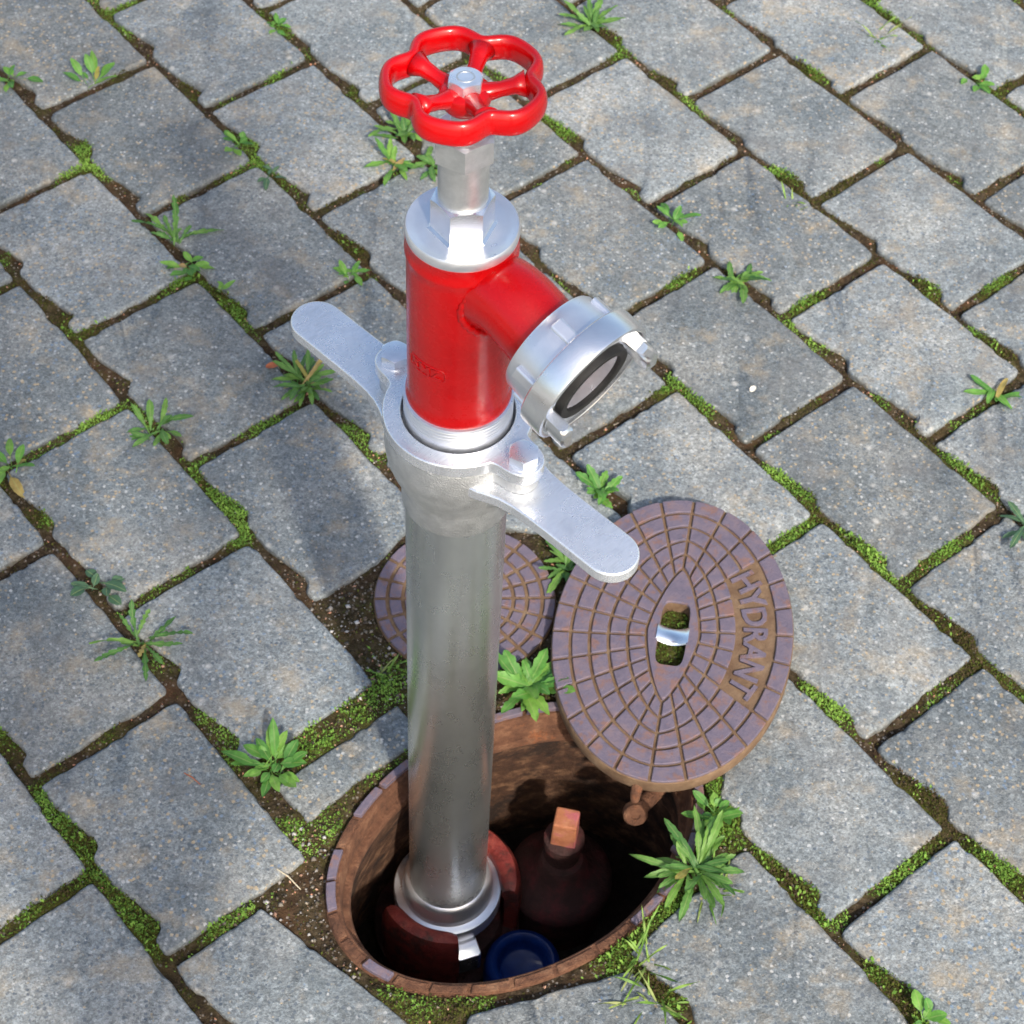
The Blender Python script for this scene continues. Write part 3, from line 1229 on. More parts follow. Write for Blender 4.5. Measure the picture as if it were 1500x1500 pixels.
# lettered panel: spokes PA..PB, rings 2..4 on the +y side
PA, PB = 4, 10
for ring in range(5):
    for s in range(NA):
        if PA <= s < PB and ring in (2, 3):
            continue
        j0, j1 = s * SUB, (s + 1) * SUB
        a, b = lid_pt((j0 + j1) / 2, QB[ring]), lid_pt((j0 + j1) / 2, QB[ring + 1])
        block(lid_pt, j0, j1, QB[ring], QB[ring + 1], float(np.linalg.norm(b - a)), lid, MAT['pad'], LZ, PT, rng2.uniform(-.0003, .0003))


def letter_mesh(ch, size, depth):
    cu = bpy.data.curves.new('glyph', 'FONT')
    cu.body = ch
    cu.size = size
    cu.extrude = depth / 2
    cu.bevel_depth = .0002
    cu.resolution_u = 3
    cu.align_x = 'CENTER'
    cu.offset = .0005 * size / .03
    tmp = bpy.data.objects.new('glyph', cu)
    COL.objects.link(tmp)
    dg = bpy.context.evaluated_depsgraph_get()
    me = bpy.data.meshes.new_from_object(tmp.evaluated_get(dg))
    bpy.data.objects.remove(tmp)
    bpy.data.curves.remove(cu)
    return me


word = 'HYDRANT'
# reading direction runs along decreasing local x on the +y side seen from the long axis; letter tops point outwards
span0, span1 = PB * SUB - 3.2, PA * SUB + 3.2
for i, ch in enumerate(word):
    j = span0 + (span1 - span0) * i / (len(word) - 1)
    pb = lid_pt(j, QB[2] + .075)
    pt = lid_pt(j, QB[4] - .075)
    up = Vector((pt[0] - pb[0], pt[1] - pb[1], 0))
    size = up.length / .70
    up.normalize()
    rt = Vector((up.y, -up.x, 0))
    me = letter_mesh(ch, size, .0024)
    mw = Matrix((rt * .92, up, Vector((0, 0, 1)))).transposed().to_4x4()
    mw.translation = Vector((pb[0], pb[1], LZ + .0010))
    o = obj('letter', me, MAT['pad'], lid, matrix=mw)

# hinge nose of the lid at its near end
V, F = tube([(.166, -.010, .016), (.176, -.011, .012), (.183, -.012, .006), (.185, -.012, -.002)], [.006, .006, .0055, .0045], 10)
obj('hinge_nose', mesh_from(V, F, 60), MAT['rust'], lid)

# ---- small round cover
cover = empty('valve_cover', (CAP_C[0], CAP_C[1], -.03))
tag(cover, 'small round cast iron cover with brick pattern, partly behind the upright pipe', 'valve cover')
NC = 22
SC = 4
V, F = lathe([(0, 0), (CAP_R, 0), (CAP_R, .0265), (CAP_R - .001, .0275), (0, .0275)], 88)
obj('plate', mesh_from(V, F, 40), MAT['rustline'], cover)


def cap_pt(j, q):
    t = 2 * pi * j / (NC * SC) + .08
    return np.array([CAP_R * q * math.cos(t), CAP_R * q * math.sin(t)])


QC = [.16, .36, .53, .68, .85, 1.0]
for ring in range(5):
    for s in range(NC):
        if ring == 0 and s % 2:
            continue
        j1 = s + (2 if ring == 0 else 1)
        block(cap_pt, s * SC, j1 * SC, QC[ring], QC[ring + 1], CAP_R * (QC[ring + 1] - QC[ring]), cover, MAT['pad'], .0275, .0026, rng2.uniform(-.0003, .0003), .0042)

# ------------------------------------------------------------------ hydrant in the pit
hyd = empty('underground_hydrant', (0, 0, -.29))
tag(hyd, 'dark red iron hydrant body with claws down in the oval pit', 'hydrant')
H0 = .29


def claw_mesh(a_mid, half, ztop):
    prof = [(.0600, -.262), (.0790, -.262), (.0800, -.200), (.0775, ztop - .010), (.0725, ztop - .001), (.0640, ztop), (.0565, ztop - .006), (.0545, ztop - .016), (.0585, ztop - .022), (.0600, -.215)]
    loops = []
    N = 16
    for i in range(N + 1):
        f = i / N
        t = a_mid + half * (2 * f - 1)
        e = 1 - .25 * abs(2 * f - 1) ** 6
        mid_r = .068
        loops.append([((mid_r + (r - mid_r) * e) * math.cos(t), (mid_r + (r - mid_r) * e) * math.sin(t), z + H0 if z < -.21 else (z - (1 - e) * .02) + H0) for r, z in prof])
    return loops_mesh(loops, cap0=True, cap1=True)


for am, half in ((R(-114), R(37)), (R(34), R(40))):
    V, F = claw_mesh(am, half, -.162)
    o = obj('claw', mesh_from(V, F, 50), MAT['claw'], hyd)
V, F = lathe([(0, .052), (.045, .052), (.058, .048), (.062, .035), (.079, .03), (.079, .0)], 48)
obj('seat', mesh_from(V, F, 50), MAT['shaded_grime'], hyd)
SX, SY = .1195, .0385
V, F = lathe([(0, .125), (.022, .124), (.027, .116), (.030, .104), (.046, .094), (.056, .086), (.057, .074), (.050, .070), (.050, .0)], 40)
obj('bonnet', mesh_from(V, F, 50), MAT['shaded_grime'], hyd, loc=(SX, SY - .004, 0))
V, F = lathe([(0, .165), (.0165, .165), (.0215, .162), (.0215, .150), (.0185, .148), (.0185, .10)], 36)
obj('stem_collar', mesh_from(V, F, 40), MAT['shaded_grime'], hyd, loc=(SX, SY, 0))
sq = [(-.0135, -.0125), (.0135, -.0125), (.0135, .0125), (-.0135, .0125)]
V, F = prism(sq, .155, .205)
V = [(x * (1 if z < .2 else .92), y * (1 if z < .2 else .92), z) for x, y, z in V]
o = obj('stem_square', mesh_from(V, F), MAT['stem'], hyd, loc=(SX, SY, 0), rot=(0, 0, R(-9)))
bevel(o, .002, 2)

cap = empty('plug_cap', (.0845, -.060, -.29))
tag(cap, 'round blue plastic plug cap down in the pit beside the red claw', 'cap')
V, F = lathe([(0, .045), (.022, .045), (.0245, .047), (.026, .058), (.0285, .064), (.033, .066), (.037, .064), (.040, .058), (.0415, .045), (.0415, .0)], 56)
obj('ring', mesh_from(V, F, 50), MAT['blue'], cap)

# ------------------------------------------------------------------ the standpipe
AZ = R(-41.5)
sp = empty('standpipe', (0, 0, -.235))
tag(sp, 'hydrant standpipe with red valve body, steel tube and red handwheel', 'standpipe')
Z0 = .235


def up(prof):
    return [(r, z + Z0) for r, z in prof]


# tube
V, F = lathe(up([(.0385, -.18), (.0400, -.175), (.0400, .4985), (.037, .4985)]), 96)
obj('tube', mesh_from(V, F, 40), MAT['pipe'], sp)
# foot flange
V, F = lathe(up([(.0395, -.150), (.0430, -.1515), (.0455, -.156), (.0462, -.1655), (.0470, -.1670), (.0478, -.1740), (.0480, -.1772), (.0486, -.1776), (.0560, -.1780), (.0570, -.1795), (.0570, -.196), (.050, -.200), (.047, -.2195), (.0395, -.2195)]), 96)
foot = obj('foot_flange', mesh_from(V, F, 40), MAT['alu_soft'], sp)
for a in (R(-68), R(112)):
    V, F = prism([(.044, -.0135), (.0735, -.0135), (.0755, -.011), (.0755, .011), (.0735, .0135), (.044, .0135)], -.234 + Z0, -.2005 + Z0)
    o = obj('lug', mesh_from(V, F), MAT['alu'], foot, rot=(0, 0, a))
    bevel(o, .0012, 2)

# cast collar with two hand levers
V, F = lathe(up([(.0420, .5895), (.0545, .5895), (.0550, .588), (.0550, .566), (.0540, .556), (.0505, .543), (.0465, .533), (.0440, .526), (.0432, .5225), (.0428, .5205), (.0428, .5005), (.0418, .4985), (.0400, .4975)]), 96)
collar = obj('cast_collar', mesh_from(V, F, 35), MAT['cast'], sp)


def ear_outline(Rm, d, re, n=180, smooth=7, scale=1.0):
    rs = []
    for i in range(n):
        t = 2 * pi * i / n
        r = Rm
        for e in (0, pi):
            ph = (t - e + pi) % (2 * pi) - pi
            if abs(ph) < pi / 2 and abs(d * math.sin(ph)) < re:
                r = max(r, d * math.cos(ph) + math.sqrt(re * re - (d * math.sin(ph)) ** 2))
        rs.append(r)
    rs = np.array(rs)
    ker = np.hanning(smooth + 2)[1:-1]
    ker /= ker.sum()
    ext = np.concatenate([rs[-20:], rs, rs[:20]])
    rs2 = np.convolve(ext, ker, 'same')[20:-20]
    # keep round ear tips, soften only the inner corners
    out = []
    for i in range(n):
        t = 2 * pi * i / n
        r = max(rs2[i], rs[i]) if rs[i] < Rm + .002 else rs[i] * .35 + rs2[i] * .65
        out.append((r * scale * math.cos(t), r * scale * math.sin(t)))
    return out


o_l = ear_outline(.0560, .0655, .0170)
V, F = prism(ear_outline(.0535, .0640, .0150), .5770 + Z0, .5900 + Z0)
o = obj('collar_ears', mesh_from(V, F, 40), MAT['cast'], collar, rot=(0, 0, AZ))
for s in (0, pi):
    # flat lever with a round end, spreading into the collar
    pts = []
    Lt, w0 = .1765, .0205
    prof_side = [(.040, .034), (.050, .031), (.058, .0272), (.066, .0242), (.076, .0222), (.090, .0210), (.110, .0206), (Lt - w0, w0)]
    top = [(x, -w) for x, w in prof_side]
    for i in range(1, 16):
        t = -pi / 2 + pi * i / 16
        top.append((Lt - w0 + w0 * math.cos(t), w0 * math.sin(t)))
    top += [(x, w) for x, w in prof_side[::-1]]
    V, F = prism(top, .5655 + Z0, .5765 + Z0)
    o = obj('lever', mesh_from(V, F, 40), MAT['brushed'], collar, rot=(0, 0, AZ + s))
    bevel(o, .0014, 2)
    # web under the lever root
    V, F = tube([(.040, 0, .545 + Z0), (.060, 0, .556 + Z0), (.080, 0, .5645 + Z0)], [.020, .013, .006], 16, .75)
    obj('lever_web', mesh_from(V, F, 60), MAT['cast'], collar, rot=(0, 0, AZ + s))

# swivel plate with two ears, bolts
hole = [(.0425 * math.cos(2 * pi * i / 180), .0425 * math.sin(2 * pi * i / 180)) for i in range(180)]
V, F = ring_prism(o_l, hole, .5905 + Z0, .6025 + Z0)
o = obj('swivel_plate', mesh_from(V, F, 40), MAT['brushed'], sp, rot=(0, 0, AZ))
bevel(o, .0012, 2)
for s in (0, pi):
    x, y = .0668 * math.cos(AZ + s), .0668 * math.sin(AZ + s)
    V, F = hex_nut(.0118, 0.0012, .0092, .55)
    b = obj('bolt', mesh_from(V, F, 30), MAT['zinc'], sp, loc=(x, y, .6025 + Z0))
    V, F = lathe([(0, 0), (.0122, 0), (.0122, .0012), (0, .0012)], 32)
    obj('washer', mesh_from(V, F, 40), MAT['zinc'], b)

# turned neck ring between plate and red body, threaded look
prof = [(.0398, .590), (.0405, .592), (.0405, .6085)]
for i in range(4):
    z = .6095 + i * .0034
    prof += [(.0405, z), (.0400, z + .0006), (.0405, z + .0012)]
prof += [(.0405, .6240), (.038, .6246)]
V, F = lathe(up(prof), 96)
obj('neck_ring', mesh_from(V, F, 40), MAT['alu_soft'], sp)

# red valve body
V, F = lathe(up([(.0372, .6235), (.0386, .6238), (.0390, .6255), (.0386, .6290), (.0378, .6315), (.0376, .636), (.0376, .760), (.0378, .7665), (.0387, .7690), (.0388, .7712), (.0380, .7735), (.0376, .7765), (.0378, .7815), (.0384, .7838), (.036, .7840)]), 120)
body = obj('valve_body', mesh_from(V, F, 50), MAT['red'], sp)

# outlet elbow: leaves the body level and bends down towards the coupling
ax_h = Vector((math.cos(AZ), math.sin(AZ), 0))
TILT = R(-13)
ax = Vector((ax_h.x * math.cos(TILT), ax_h.y * math.cos(TILT), math.sin(TILT)))
FACE = ax_h * .1235 + Vector((0, 0, .7325 + Z0))
path, rad = [], []
B0 = FACE - ax * .043
ctrl = [ax_h * .005 + Vector((0, 0, .7345 + Z0)), ax_h * .046 + Vector((0, 0, .7680 + Z0)), B0 - ax * .026, B0 + ax * .006]
for i in range(25):
    t = i / 24
    p = ctrl[0] * (1 - t) ** 3 + ctrl[1] * 3 * t * (1 - t) ** 2 + ctrl[2] * 3 * t * t * (1 - t) + ctrl[3] * t ** 3
    path.append(p)
    rad.append(.0268 + .0012 * t)
V, F = tube(path, rad, 56)
elbow = obj('outlet_elbow', mesh_from(V, F, 50), MAT['red'], sp)
# weld bead where elbow meets body
bead = []
side = ax_h.cross(Vector((0, 0, 1))).normalized()
zc = .7450 + Z0
for i in range(80):
    t = 2 * pi * i / 80
    yy = .0268 * math.cos(t)
    zz = zc + .0268 * math.sin(t)
    xx = math.sqrt(max(.0376 ** 2 - yy ** 2, 1e-6)) + .0002
    bead.append(ax_h * xx + side * yy + Vector((0, 0, zz)))
N = len(bead)
loops = []
for i, p in enumerate(bead):
    tn = (bead[(i + 1) % N] - bead[i - 1]).normalized()
    nr = Vector((p.x, p.y, 0)).normalized()
    bn = tn.cross(nr).normalized()
    rr = .0022 + .0005 * math.sin(i * 2.3)
    loops.append([tuple(p + nr * rr * math.cos(2 * pi * k / 8) + bn * rr * 1.25 * math.sin(2 * pi * k / 8)) for k in range(8)])
V, F = loops_mesh(loops, close_v=True)
obj('weld_bead', mesh_from(V, F, 180), MAT['red'], elbow)

# stamped plate on the body: raised frame with letters (worn under paint)
STA = R(-126)
st_z = .678 + Z0
fr = []
for i in range(48):
    t = 2 * pi * i / 48
    k = (abs(math.cos(t)) ** 6 + abs(math.sin(t)) ** 6) ** (-1 / 6)
    u_, v_ = .0160 * k * math.cos(t), .0056 * k * math.sin(t)
    a = STA + u_ / .0378
    fr.append((.0377 * math.cos(a), .0377 * math.sin(a), st_z + v_))
V, F = closed_tube(fr, .0007, 6)
stamp = obj('stamp_frame', mesh_from(V, F, 180), MAT['red'], body)
for i, ch in enumerate('SMZ'):
    me = letter_mesh(ch, .0115, .0012)
    n = len(me.vertices)
    co = np.empty(n * 3, np.float32)
    me.vertices.foreach_get('co', co)
    co = co.reshape(-1, 3)
    a = STA + (co[:, 0] + (i - 1) * .0092) / .0378
    r = .0377 + co[:, 2]
    me.vertices.foreach_set('co', np.column_stack([r * np.cos(a), r * np.sin(a), st_z - .004 + co[:, 1]]).astype(np.float32).ravel())
    me.update()
    obj('stamp_letter', me, MAT['red'], body)

# hose coupling, built along +Z then laid along the outlet
coup = empty('hose_coupling', (0, 0, 0))
coup.parent = sp
zq = ax.to_track_quat('Z', 'X').to_matrix().to_4x4()
# make local X point up-ish, so the claws stand where the photo shows them
zl = ax.normalized()
xl = (Vector((0, 0, 1)) - zl * zl.z).normalized()
yl = zl.cross(xl)
mm_ = Matrix((xl, yl, zl)).transposed().to_4x4()
mm_.translation = FACE
coup.matrix_local = mm_
V, F = lathe([(.0285, -.0430), (.0330, -.0445), (.0380, -.0440), (.0395, -.0415), (.0400, -.034), (.0412, -.0195), (.040, -.0185)], 96)
cb_ = obj('coupling_body', mesh_from(V, F, 40), MAT['alu_soft'], coup)
for i in range(6):
    a = 2 * pi * (i + .28) / 6
    V, F = prism([(.0375, -.0050), (.0425, -.0050), (.0435, -.0038), (.0435, .0038), (.0425, .0050), (.0375, .0050)], -.0365, -.0185)
    o = obj('grip_rib', mesh_from(V, F), MAT['alu_soft'], cb_, rot=(0, 0, a))
    bevel(o, .0014, 2)
V, F = lathe([(.0405, -.0190), (.0480, -.0190), (.0492, -.0180), (.0495, -.0165), (.0495, -.0020), (.0490, -.0005), (.0480, 0.0), (.0462, 0.0), (.0456, -.0006), (.0452, -.0048), (.0446, -.0052), (.0345, -.0052), (.0335, -.0040), (.0318, -.0040), (.0312, -.0060)], 128)
obj('locking_ring', mesh_from(V, F, 30), MAT['alu'], coup)
V, F = lathe([(.0312, -.0085), (.0312, -.0002), (.0304, .0010), (.0256, .0010), (.0246, .0002), (.0242, -.0028)], 96)
obj('gasket', mesh_from(V, F, 40), MAT['rubber'], coup)
V, F = lathe([(.0242, -.0026), (.0240, -.0160), (.0238, -.0400), (.0236, -.0700), (0, -.0700)], 72)
obj('bore', mesh_from(V, F, 40), MAT['bore'], coup)


def hook_mesh():
    """bayonet claw: a stout lug standing on the face, with an undercut nose along the ring"""
    loops = []
    N = 28
    for i in range(N + 1):
        f = i / N
        t = -.44 + .88 * f
        h = .0165
        if f < .10:
            h -= .0030 * (1 - f / .10) ** 2
        if f > .70:
            h -= .0040 * ((f - .70) / .30) ** 2
        z0 = -.0055 if f < .56 else (.0075 if f > .60 else -.0055 + (f - .56) / .04 * .013)
        ro, ri = .0445, .0345
        if f > .60:
            ro, ri = .0440, .0362
        if f < .06:
            ri = .0365
        b = .0016
        c_, s_ = math.cos(t), math.sin(t)
        loops.append([(ri * c_, ri * s_, z0), (ro * c_, ro * s_, z0), (ro * c_, ro * s_, h - b), ((ro - b) * c_, (ro - b) * s_, h),
                      ((ri + b) * c_, (ri + b) * s_, h), (ri * c_, ri * s_, h - b)])
    return loops_mesh(loops, cap0=True, cap1=True)


for a in (R(-66), R(114)):
    V, F = hook_mesh()
    o = obj('claw', mesh_from(V, F, 35), MAT['alu'], coup, rot=(0, 0, a))

# cap disc, gland nut, spindle sleeve, packing nut
V, F = lathe(up([(.0375, .7835), (.0382, .7838), (.0384, .7850), (.0384, .7905), (.0374, .7920), (.0362, .7918), (.0330, .7902), (.0300, .7896), (0, .7896)]), 120)
obj('cap_disc', mesh_from(V, F, 40), MAT['alu_soft'], sp)
V, F = lathe(up([(.0238, .7890), (.0238, .7898), (.0214, .7912), (.0190, .7920)]), 6)
g = obj('gland_foot', mesh_from(V, F), MAT['alu'], sp, rot=(0, 0, R(11)))
V, F = hex_nut(.0214, .7890 + Z0, .8165 + Z0, R(11))
obj('gland_nut', mesh_from(V, F, 25), MAT['alu'], sp)
V, F = lathe(up([(.0166, .810), (.0168, .8545), (.0150, .8560)]), 64)
obj('spindle_sleeve', mesh_from(V, F, 40), MAT['hexsteel'], sp)
V, F = hex_nut(.0212, .8535 + Z0, .8725 + Z0, R(35), .1)
obj('packing_nut', mesh_from(V, F, 25), MAT['hexsteel'], sp)
V, F = lathe(up([(.0085, .870), (.0085, .893), (.0, .893)]), 32)
obj('spindle', mesh_from(V, F, 40), MAT['hexsteel'], sp)

# handwheel with five lobes
wheel = empty('handwheel', (0, 0, .9085 + Z0))
wheel.parent = sp
wheel.rotation_euler = (R(-4), 0, R(6))
nth = 160
rim_path = []
for i in range(nth):
    t = 2 * pi * i / nth
    # lobed outline: round lobes, tight valleys
    c5 = math.cos(5 * t)           # +1 at the valleys (spokes)
    v = ((1 + c5) / 2) ** 2.4
    r = .0488 - .0092 * v
    rim_path.append((r, t))
loops = []
pts = [Vector((r * math.cos(t), r * math.sin(t), 0)) for r, t in rim_path]
for i, p in enumerate(pts):
    tn = (pts[(i + 1) % nth] - pts[i - 1]).normalized()
    s = Vector((tn.y, -tn.x, 0))      # outward
    L = []
    for k in range(18):
        a = 2 * pi * k / 18
        ca, sa = math.cos(a), math.sin(a)
        rx = .0044 * math.copysign(abs(ca) ** .7, ca)
        rz = .0086 * math.copysign(abs(sa) ** .75, sa)
        taper = 1 - .22 * (sa > 0) * abs(sa)
        L.append(tuple(p + s * rx * taper + Vector((0, 0, rz))))
    loops.append(L)
V, F = loops_mesh(loops, close_v=True)
rim_o = obj('rim', mesh_from(V, F, 180), MAT['wheel_red'], wheel)
for k in range(5):
    a = 2 * pi * k / 5
    path = [(.007, 0, -.0065), (.014, 0, -.0055), (.022, 0, -.0035), (.030, 0, -.0012), (.037, 0, 0)]
    V, F = tube(path, [.0085, .0062, .0050, .0056, .0090], 20, .95)
    obj('spoke', mesh_from(V, F, 180), MAT['wheel_red'], wheel, rot=(0, 0, a))
V, F = lathe([(0, -.017), (.0125, -.017), (.0155, -.013), (.0168, -.007), (.0160, -.0035), (.0130, -.0014), (0, -.0012)], 48)
obj('hub', mesh_from(V, F, 40), MAT['wheel_red'], wheel)
V, F = hex_nut(.0116, -.002, .0058, R(20), .1)
nut = obj('wheel_nut', mesh_from(V, F, 25), MAT['zinc'], wheel)
V, F = lathe([(.0060, .0057), (.0058, .0061), (.0052, .0062), (.0048, .0060), (.0046, -.0010), (0, -.0010)], 32)
obj('thread_end', mesh_from(V, F, 40), MAT['hexsteel'], nut)
V, F = lathe([(0, .0036), (.0047, .0036), (.0047, .0030)], 24)
obj('thread_hole_shade', mesh_from(V, F, 40), MAT['rubber'], nut)  # disc in the rubber's black, painted shade for the inside of the nut hole


# ------------------------------------------------------------------ weeds
def leaf_mesh(L, W, kind, arch, seed):
    rnd = random.Random(seed)
    n = 26 if kind == 'dandelion' else 14
    V, F, rib = [], [], []
    cols = [-1, -.5, 0, .5, 1]
    bend = rnd.uniform(-.25, .25)
    ph = rnd.uniform(0, 1)
    nl = rnd.choice((4, 5, 6))
    for i in range(n + 1):
        t = i / n
        if kind == 'dandelion':
            env = (.16 + .84 * t ** 1.1) * (1 - t ** 5) ** .9 if t < 1 else 0
            saw = ((t * nl + ph * .3) % 1.0)
            w = W * env * (.40 + .75 * saw) if t < .84 else W * env * (.95)
        elif kind == 'oval':
            env = 0.09 if t < .32 else math.sin(pi * min(1, ((t - .32) / .68) ** .8)) ** .75 + .05
            w = W * env * (1 + .05 * math.sin(t * 37 + ph * 9))
        elif kind == 'lobed':
            env = .12 + .95 * math.sin(pi * min(1, t ** 1.15)) ** .8
            w = W * env * (.72 + .38 * abs(math.sin(pi * (t * 4.5 + ph))))
        elif kind == 'spatula':
            env = .14 + .86 * math.sin(pi * t ** 1.6) ** .8
            w = W * env * (1 + .13 * math.sin(t * 40 + ph * 9))
        else:      # narrow
            w = W * (.25 + .75 * math.sin(pi * min(1, t * .93 + .07)) ** .8)
        if i == n:
            w = W * .02
        x = L * t
        el0, dr = arch
        z = L * (math.sin(el0) * t - dr * t * t)
        xx = L * t * math.cos(el0 * .7)
        yb = L * bend * t * t * .5
        for c in cols:
            wob = .06 * L * math.sin(t * 9 + c * 2 + ph * 6) * abs(c) * .35
            V.append((xx, yb + c * w, z + abs(c) * w * .22 + wob))
            rib.append(1 - abs(c))
    k = len(cols)
    for i in range(n):
        for j in range(k - 1):
            a = i * k + j
            F.append((a, a + 1, a + k + 1, a + k))
    me = mesh_from(V, F, 180)
    at = me.attributes.new('rib', 'FLOAT', 'POINT')
    at.data.foreach_set('value', [max(0.0, r - .0) if r > .9 else 0.0 for r in rib])
    return me


def weed(xy, label, kind, n, L, W, mat, seed, el=(10, 40), droop=(.15, .45), arc=None, name='weed', z=-.002):
    d2 = (fxy[:, 0] - xy[0]) ** 2 + (fxy[:, 1] - xy[1]) ** 2
    xy = fxy[int(np.argmin(d2))]
    rnd = random.Random(seed)
    L, W, n = L * .78, W * (.54 if kind in ('oval', 'narrow') else .46), int(n * 1.6)
    root = empty(name, (xy[0], xy[1], z))
    tag(root, label, 'weed', 'weeds growing in the joints')
    for i in range(n):
        if arc is None:
            a = 2 * pi * (i + rnd.uniform(-.3, .3)) / n * 1.0 + seed
        else:
            a = R(arc[0]) + R(arc[1] - arc[0]) * ((i + .5 + rnd.uniform(-.35, .35)) / n)
        s = rnd.uniform(.38, 1.12)
        me = leaf_mesh(L * s, W * rnd.uniform(.8, 1.15) * (.6 + .4 * s), kind, (R(rnd.uniform(*el)), rnd.uniform(*droop)), seed * 100 + i)
        obj('leaf', me, MAT['yellowleaf' if rnd.random() < .035 else mat], root, loc=(rnd.gauss(0, .0045), rnd.gauss(0, .0045), .002 + rnd.uniform(0, .004)), rot=(rnd.uniform(-.25, .25), 0, a))
    return root


weed((-.536, 1.022), 'weed with five upright pointed bright leaves beside a short joint', 'oval', 6, .060, .0095, 'oval', 1, (35, 65), (.05, .3), (-10, 190))
weed((-.381, .750), 'dandelion with jagged dull green leaves fanning over two stones', 'dandelion', 7, .078, .015, 'dandelion', 2, (15, 40), (.1, .35), (20, 195))
weed((-.366, .702), 'yellow green seedling just below a jagged dandelion', 'oval', 9, .045, .0085, 'oval', 3, (10, 45), (.1, .4), (120, 400))
weed((-.200, .529), 'dense grey green rosette of narrow leaves beside the raised lever end', 'spatula', 24, .062, .0072, 'dandelion', 4, (8, 55), (.1, .4))
weed((-.358, .450), 'rosette with wavy blunt leaves at a joint crossing', 'spatula', 9, .052, .0085, 'dandelion', 5, (10, 40), (.1, .4))
weed((-.328, .163), 'dandelion with long jagged green leaves growing from a wide joint', 'dandelion', 8, .068, .013, 'dandelion', 6, (12, 40), (.1, .35))
weed((-.384, .232), 'small plant with dull blue green oval leaves lying on the stones', 'oval', 5, .058, .0115, 'darkleaf', 7, (10, 30), (.1, .3))
weed((-.176, .026), 'bright green plant with many oval leaves beside the cut stone', 'oval', 16, .060, .0100, 'oval', 8, (10, 50), (.1, .4))
weed((-.331, .921), 'small weed with one yellowish leaf in a cross joint', 'oval', 6, .042, .0090, 'oval', 9, (15, 55), (.1, .3))
weed((-.285, .868), 'thin seedling with two spread leaves below a small yellowish weed', 'oval', 4, .036, .0060, 'darkleaf', 10, (15, 40), (.1, .3))
weed((-.125, .965), 'sprawling toothed weed in the joint behind the handwheel', 'lobed', 13, .060, .0100, 'dandelion', 11, (10, 45), (.1, .4))
weed((-.138, .908), 'light green weed with forked leaves below the sprawling toothed weed', 'lobed', 10, .050, .0085, 'oval', 12, (10, 45), (.1, .4))
weed((-.085, .905), 'small weed close beside the valve stem sleeve with toothed leaves', 'lobed', 7, .045, .0080, 'dandelion', 34, (10, 45), (.1, .4))
weed((.108, 1.200), 'spreading toothed weed with one long pointed leaf', 'lobed', 12, .060, .0090, 'dandelion', 13, (10, 45), (.1, .4))
weed((.222, .830), 'seedling with four separate round tipped leaves on a short joint', 'oval', 7, .042, .0085, 'oval', 14, (10, 45), (.1, .4))
weed((.304, .735), 'flat rosette of dark lobed leaves at the corner of a stone', 'lobed', 12, .052, .0095, 'dandelion', 15, (8, 35), (.1, .4))
weed((.596, .575), 'seedling with three long pointed leaves lying on the stones', 'narrow', 4, .062, .0090, 'oval', 16, (8, 25), (.1, .35))
weed((.244, -.056), 'large rosette of long green leaves hanging over the pit rim', 'spatula', 30, .076, .0080, 'dandelion', 17, (8, 55), (.1, .4))
weed((.073, .140), 'lush lobed rosette between the upright pipe and the oval lid', 'lobed', 18, .066, .0135, 'oval', 18, (10, 55), (.1, .4))
weed((-.168, .706), 'small five leaved seedling beside a short joint near a moss cushion', 'oval', 7, .036, .0062, 'oval', 19, (10, 45), (.1, .4))
weed((-.508, .380), 'weed with curled light leaves in a mossy joint crossing', 'oval', 6, .048, .0090, 'oval', 20, (10, 45), (.1, .4))
weed((.606, .384), 'dark long leaved weed lying over the edge of a stone', 'spatula', 6, .058, .0085, 'darkleaf', 21, (8, 30), (.1, .35))
weed((.138, .398), 'cluster of bright leaves under the lower lever end', 'lobed', 9, .048, .0105, 'oval', 22, (10, 50), (.1, .4))
weed((.107, .292), 'dark feathery weed between the round cover and the oval lid', 'lobed', 14, .046, .0075, 'dandelion', 23, (10, 55), (.1, .4))
weed((.262, .004), 'small climbing weed with triangular leaves on the pit rim', 'oval', 9, .042, .0085, 'oval', 24, (10, 60), (.1, .4))
weed((-.640, 1.022), 'pale leaved seedling in a mossy long joint', 'oval', 6, .042, .0085, 'oval', 25, (10, 50), (.1, .4))
weed((.450, -.196), 'clover like seedling standing in a thick moss strip', 'oval', 5, .036, .0090, 'oval', 26, (20, 60), (.1, .3))
weed((-.618, 1.192), 'leafy seedling at the crossing of two far joints', 'oval', 7, .050, .0095, 'oval', 27, (10, 50), (.1, .4))
weed((-.315, 1.150), 'tiny bright seedlings in a wide joint beyond the jagged dandelion', 'oval', 6, .030, .0065, 'oval', 28, (10, 50), (.1, .4))
weed((.62, 1.12), 'small round leaved weed at the far edge of the paving', 'oval', 6, .040, .0085, 'oval', 29, (10, 50), (.1, .4))
weed((-.265, .715), 'single leaf sprig standing up between two stones', 'oval', 3, .030, .0065, 'oval', 30, (30, 65), (.05, .2))


# grass tufts
def grass(xy, label, n, L, seed):
    rnd = random.Random(seed)
    root = empty('grass_tuft', (xy[0], xy[1], -.007))
    tag(root, label, 'grass', 'grass tufts in the joints')
    for i in range(n):
        me = leaf_mesh(L * rnd.uniform(.5, 1.1), .0011, 'narrow', (R(rnd.uniform(25, 75)), rnd.uniform(.1, .5)), seed * 77 + i)
        obj('blade', me, MAT['grass'], root, loc=(rnd.uniform(-.010, .010), rnd.uniform(-.010, .010), 0), rot=(0, 0, rnd.uniform(0, 2 * pi)))


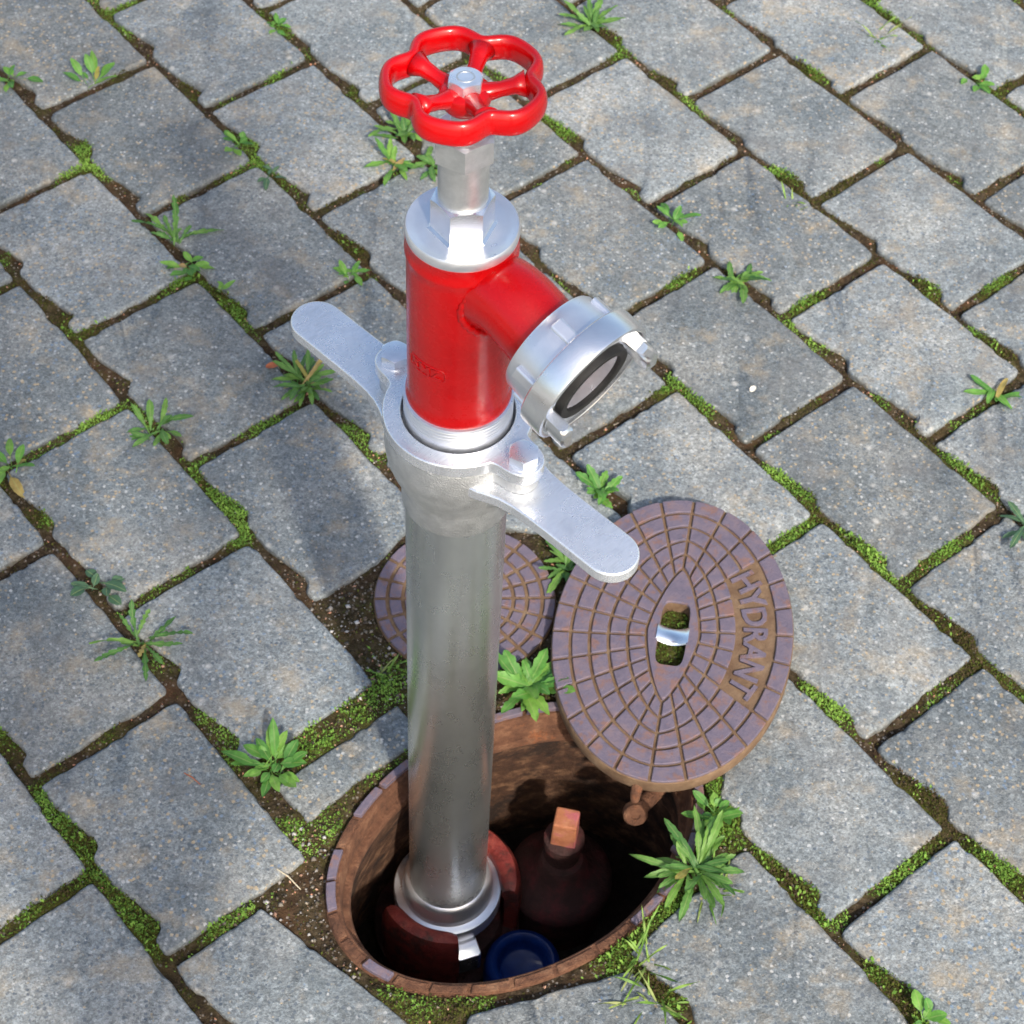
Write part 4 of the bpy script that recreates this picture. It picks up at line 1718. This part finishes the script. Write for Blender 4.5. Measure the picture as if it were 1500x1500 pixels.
grass((.190, -.150), 'grass tuft at the moss strip just outside the pit rim', 16, .055, 41)
grass((.205, -.190), 'dry edged grass tuft in the joint leading away from the pit', 16, .050, 42)
grass((.213, -.225), 'small grass tuft low in the joint below the dry edged tuft', 12, .045, 43)
grass((.505, 1.215), 'thin grass blades in a far long joint', 10, .050, 44)
grass((.375, .875), 'thin grass blades in a short joint among moss', 8, .035, 45)
grass((-.075, .150), 'short grass on bare earth beside the round cover', 14, .032, 46)
grass((.262, -.075), 'grass growing through the large rosette by the pit', 12, .050, 47)

# litter
o = obj('fallen_leaf', leaf_mesh(.020, .0045, 'narrow', (R(12), .2), 501), MAT['dryleaf'], None, loc=(-.250, .552, .002), rot=(0, 0, R(15)))
tag(o, 'single red brown fallen leaf above the grey green rosette', 'leaf')
V, F = tube([(-.012, .010, 0), (0, .002, .0015), (.013, -.010, 0)], [.0006, .0008, .0005], 6)
o = obj('straw', mesh_from(V, F, 60), MAT['straw'], None, loc=(-.148, -.092, .0015))
tag(o, 'pale bent straw lying across the stone corner by the pit', 'straw')
V, F = tube([(-.009, .006, 0), (0, .001, .001), (.009, -.006, 0)], [.0005, .0007, .0004], 6)
o = obj('twig', mesh_from(V, F, 60), MAT['dryleaf'], None, loc=(-.255, .010, .0012))
tag(o, 'tiny orange twig lying alone on a paving stone', 'twig')
o = obj('petal', leaf_mesh(.010, .0034, 'narrow', (R(10), .1), 502), MAT['petal'], None, loc=(.312, .560, .001), rot=(0, 0, R(60)))
tag(o, 'pale petal lying on a paving stone beside a moss strip', 'petal')


# ------------------------------------------------------------------ tree whose branches dapple the light on the left of the paving
def tree():
    rnd = random.Random(21)
    base = Vector((.95, -3.35, 0))
    root = empty('shade_tree', tuple(base))
    tag(root, 'broadleaf tree standing outside the picture whose branches shade the paving', 'tree')
    crown_c = Vector((-.66, .72, 0)) + sun_vec * 3.9
    hub = crown_c - Vector((-.1, .35, .75)) - base
    trunk = [(0, 0, -.05), (.02, .03, .8), (hub.x * .35, hub.y * .35, hub.z * .62), tuple(hub)]
    V, F = tube(trunk, [.17, .14, .11, .08], 14)
    obj('trunk', mesh_from(V, F, 60), MAT['bark'], root)
    clumps = []
    for i in range(22):
        # clump centres scattered through the crown
        while True:
            d = Vector((rnd.uniform(-1, 1), rnd.uniform(-1, 1), rnd.uniform(-1, 1)))
            if d.length < 1:
                break
        clumps.append(Vector((crown_c.x + d.x * .50, crown_c.y + d.y * .62, crown_c.z + d.z * .62)) - base)
    for c in clumps[::4]:
        m = hub.lerp(c, .5) + Vector((0, 0, .08))
        V, F = tube([tuple(hub), tuple(m), tuple(c)], [.035, .02, .006], 8)
        obj('limb', mesh_from(V, F, 60), MAT['bark'], root)
    P = []
    for c in clumps:
        for k in range(30):
            P.append(tuple(c + Vector((rnd.gauss(0, .062), rnd.gauss(0, .062), rnd.gauss(0, .06)))))
    P = np.array(P)
    n = len(P)
    az = RNG.random(n) * 2 * pi
    el = (RNG.random(n) - .6) * 1.2
    L = .04 + .045 * RNG.random(n)
    d = np.stack([np.cos(az) * np.cos(el), np.sin(az) * np.cos(el), np.sin(el)], 1)
    sd = np.stack([-np.sin(az), np.cos(az), .4 * (RNG.random(n) - .5)], 1)
    V = np.stack([P, P + d * (L * .45)[:, None] + sd * (L * .30)[:, None], P + d * L[:, None], P + d * (L * .45)[:, None] - sd * (L * .30)[:, None]], 1).reshape(-1, 3)
    o = obj('crown', np_mesh('crown', V, np.arange(4 * n).reshape(-1, 4), ('tint', np.repeat(.35 + .3 * RNG.random(n), 4))), MAT['moss'], root)


tree()
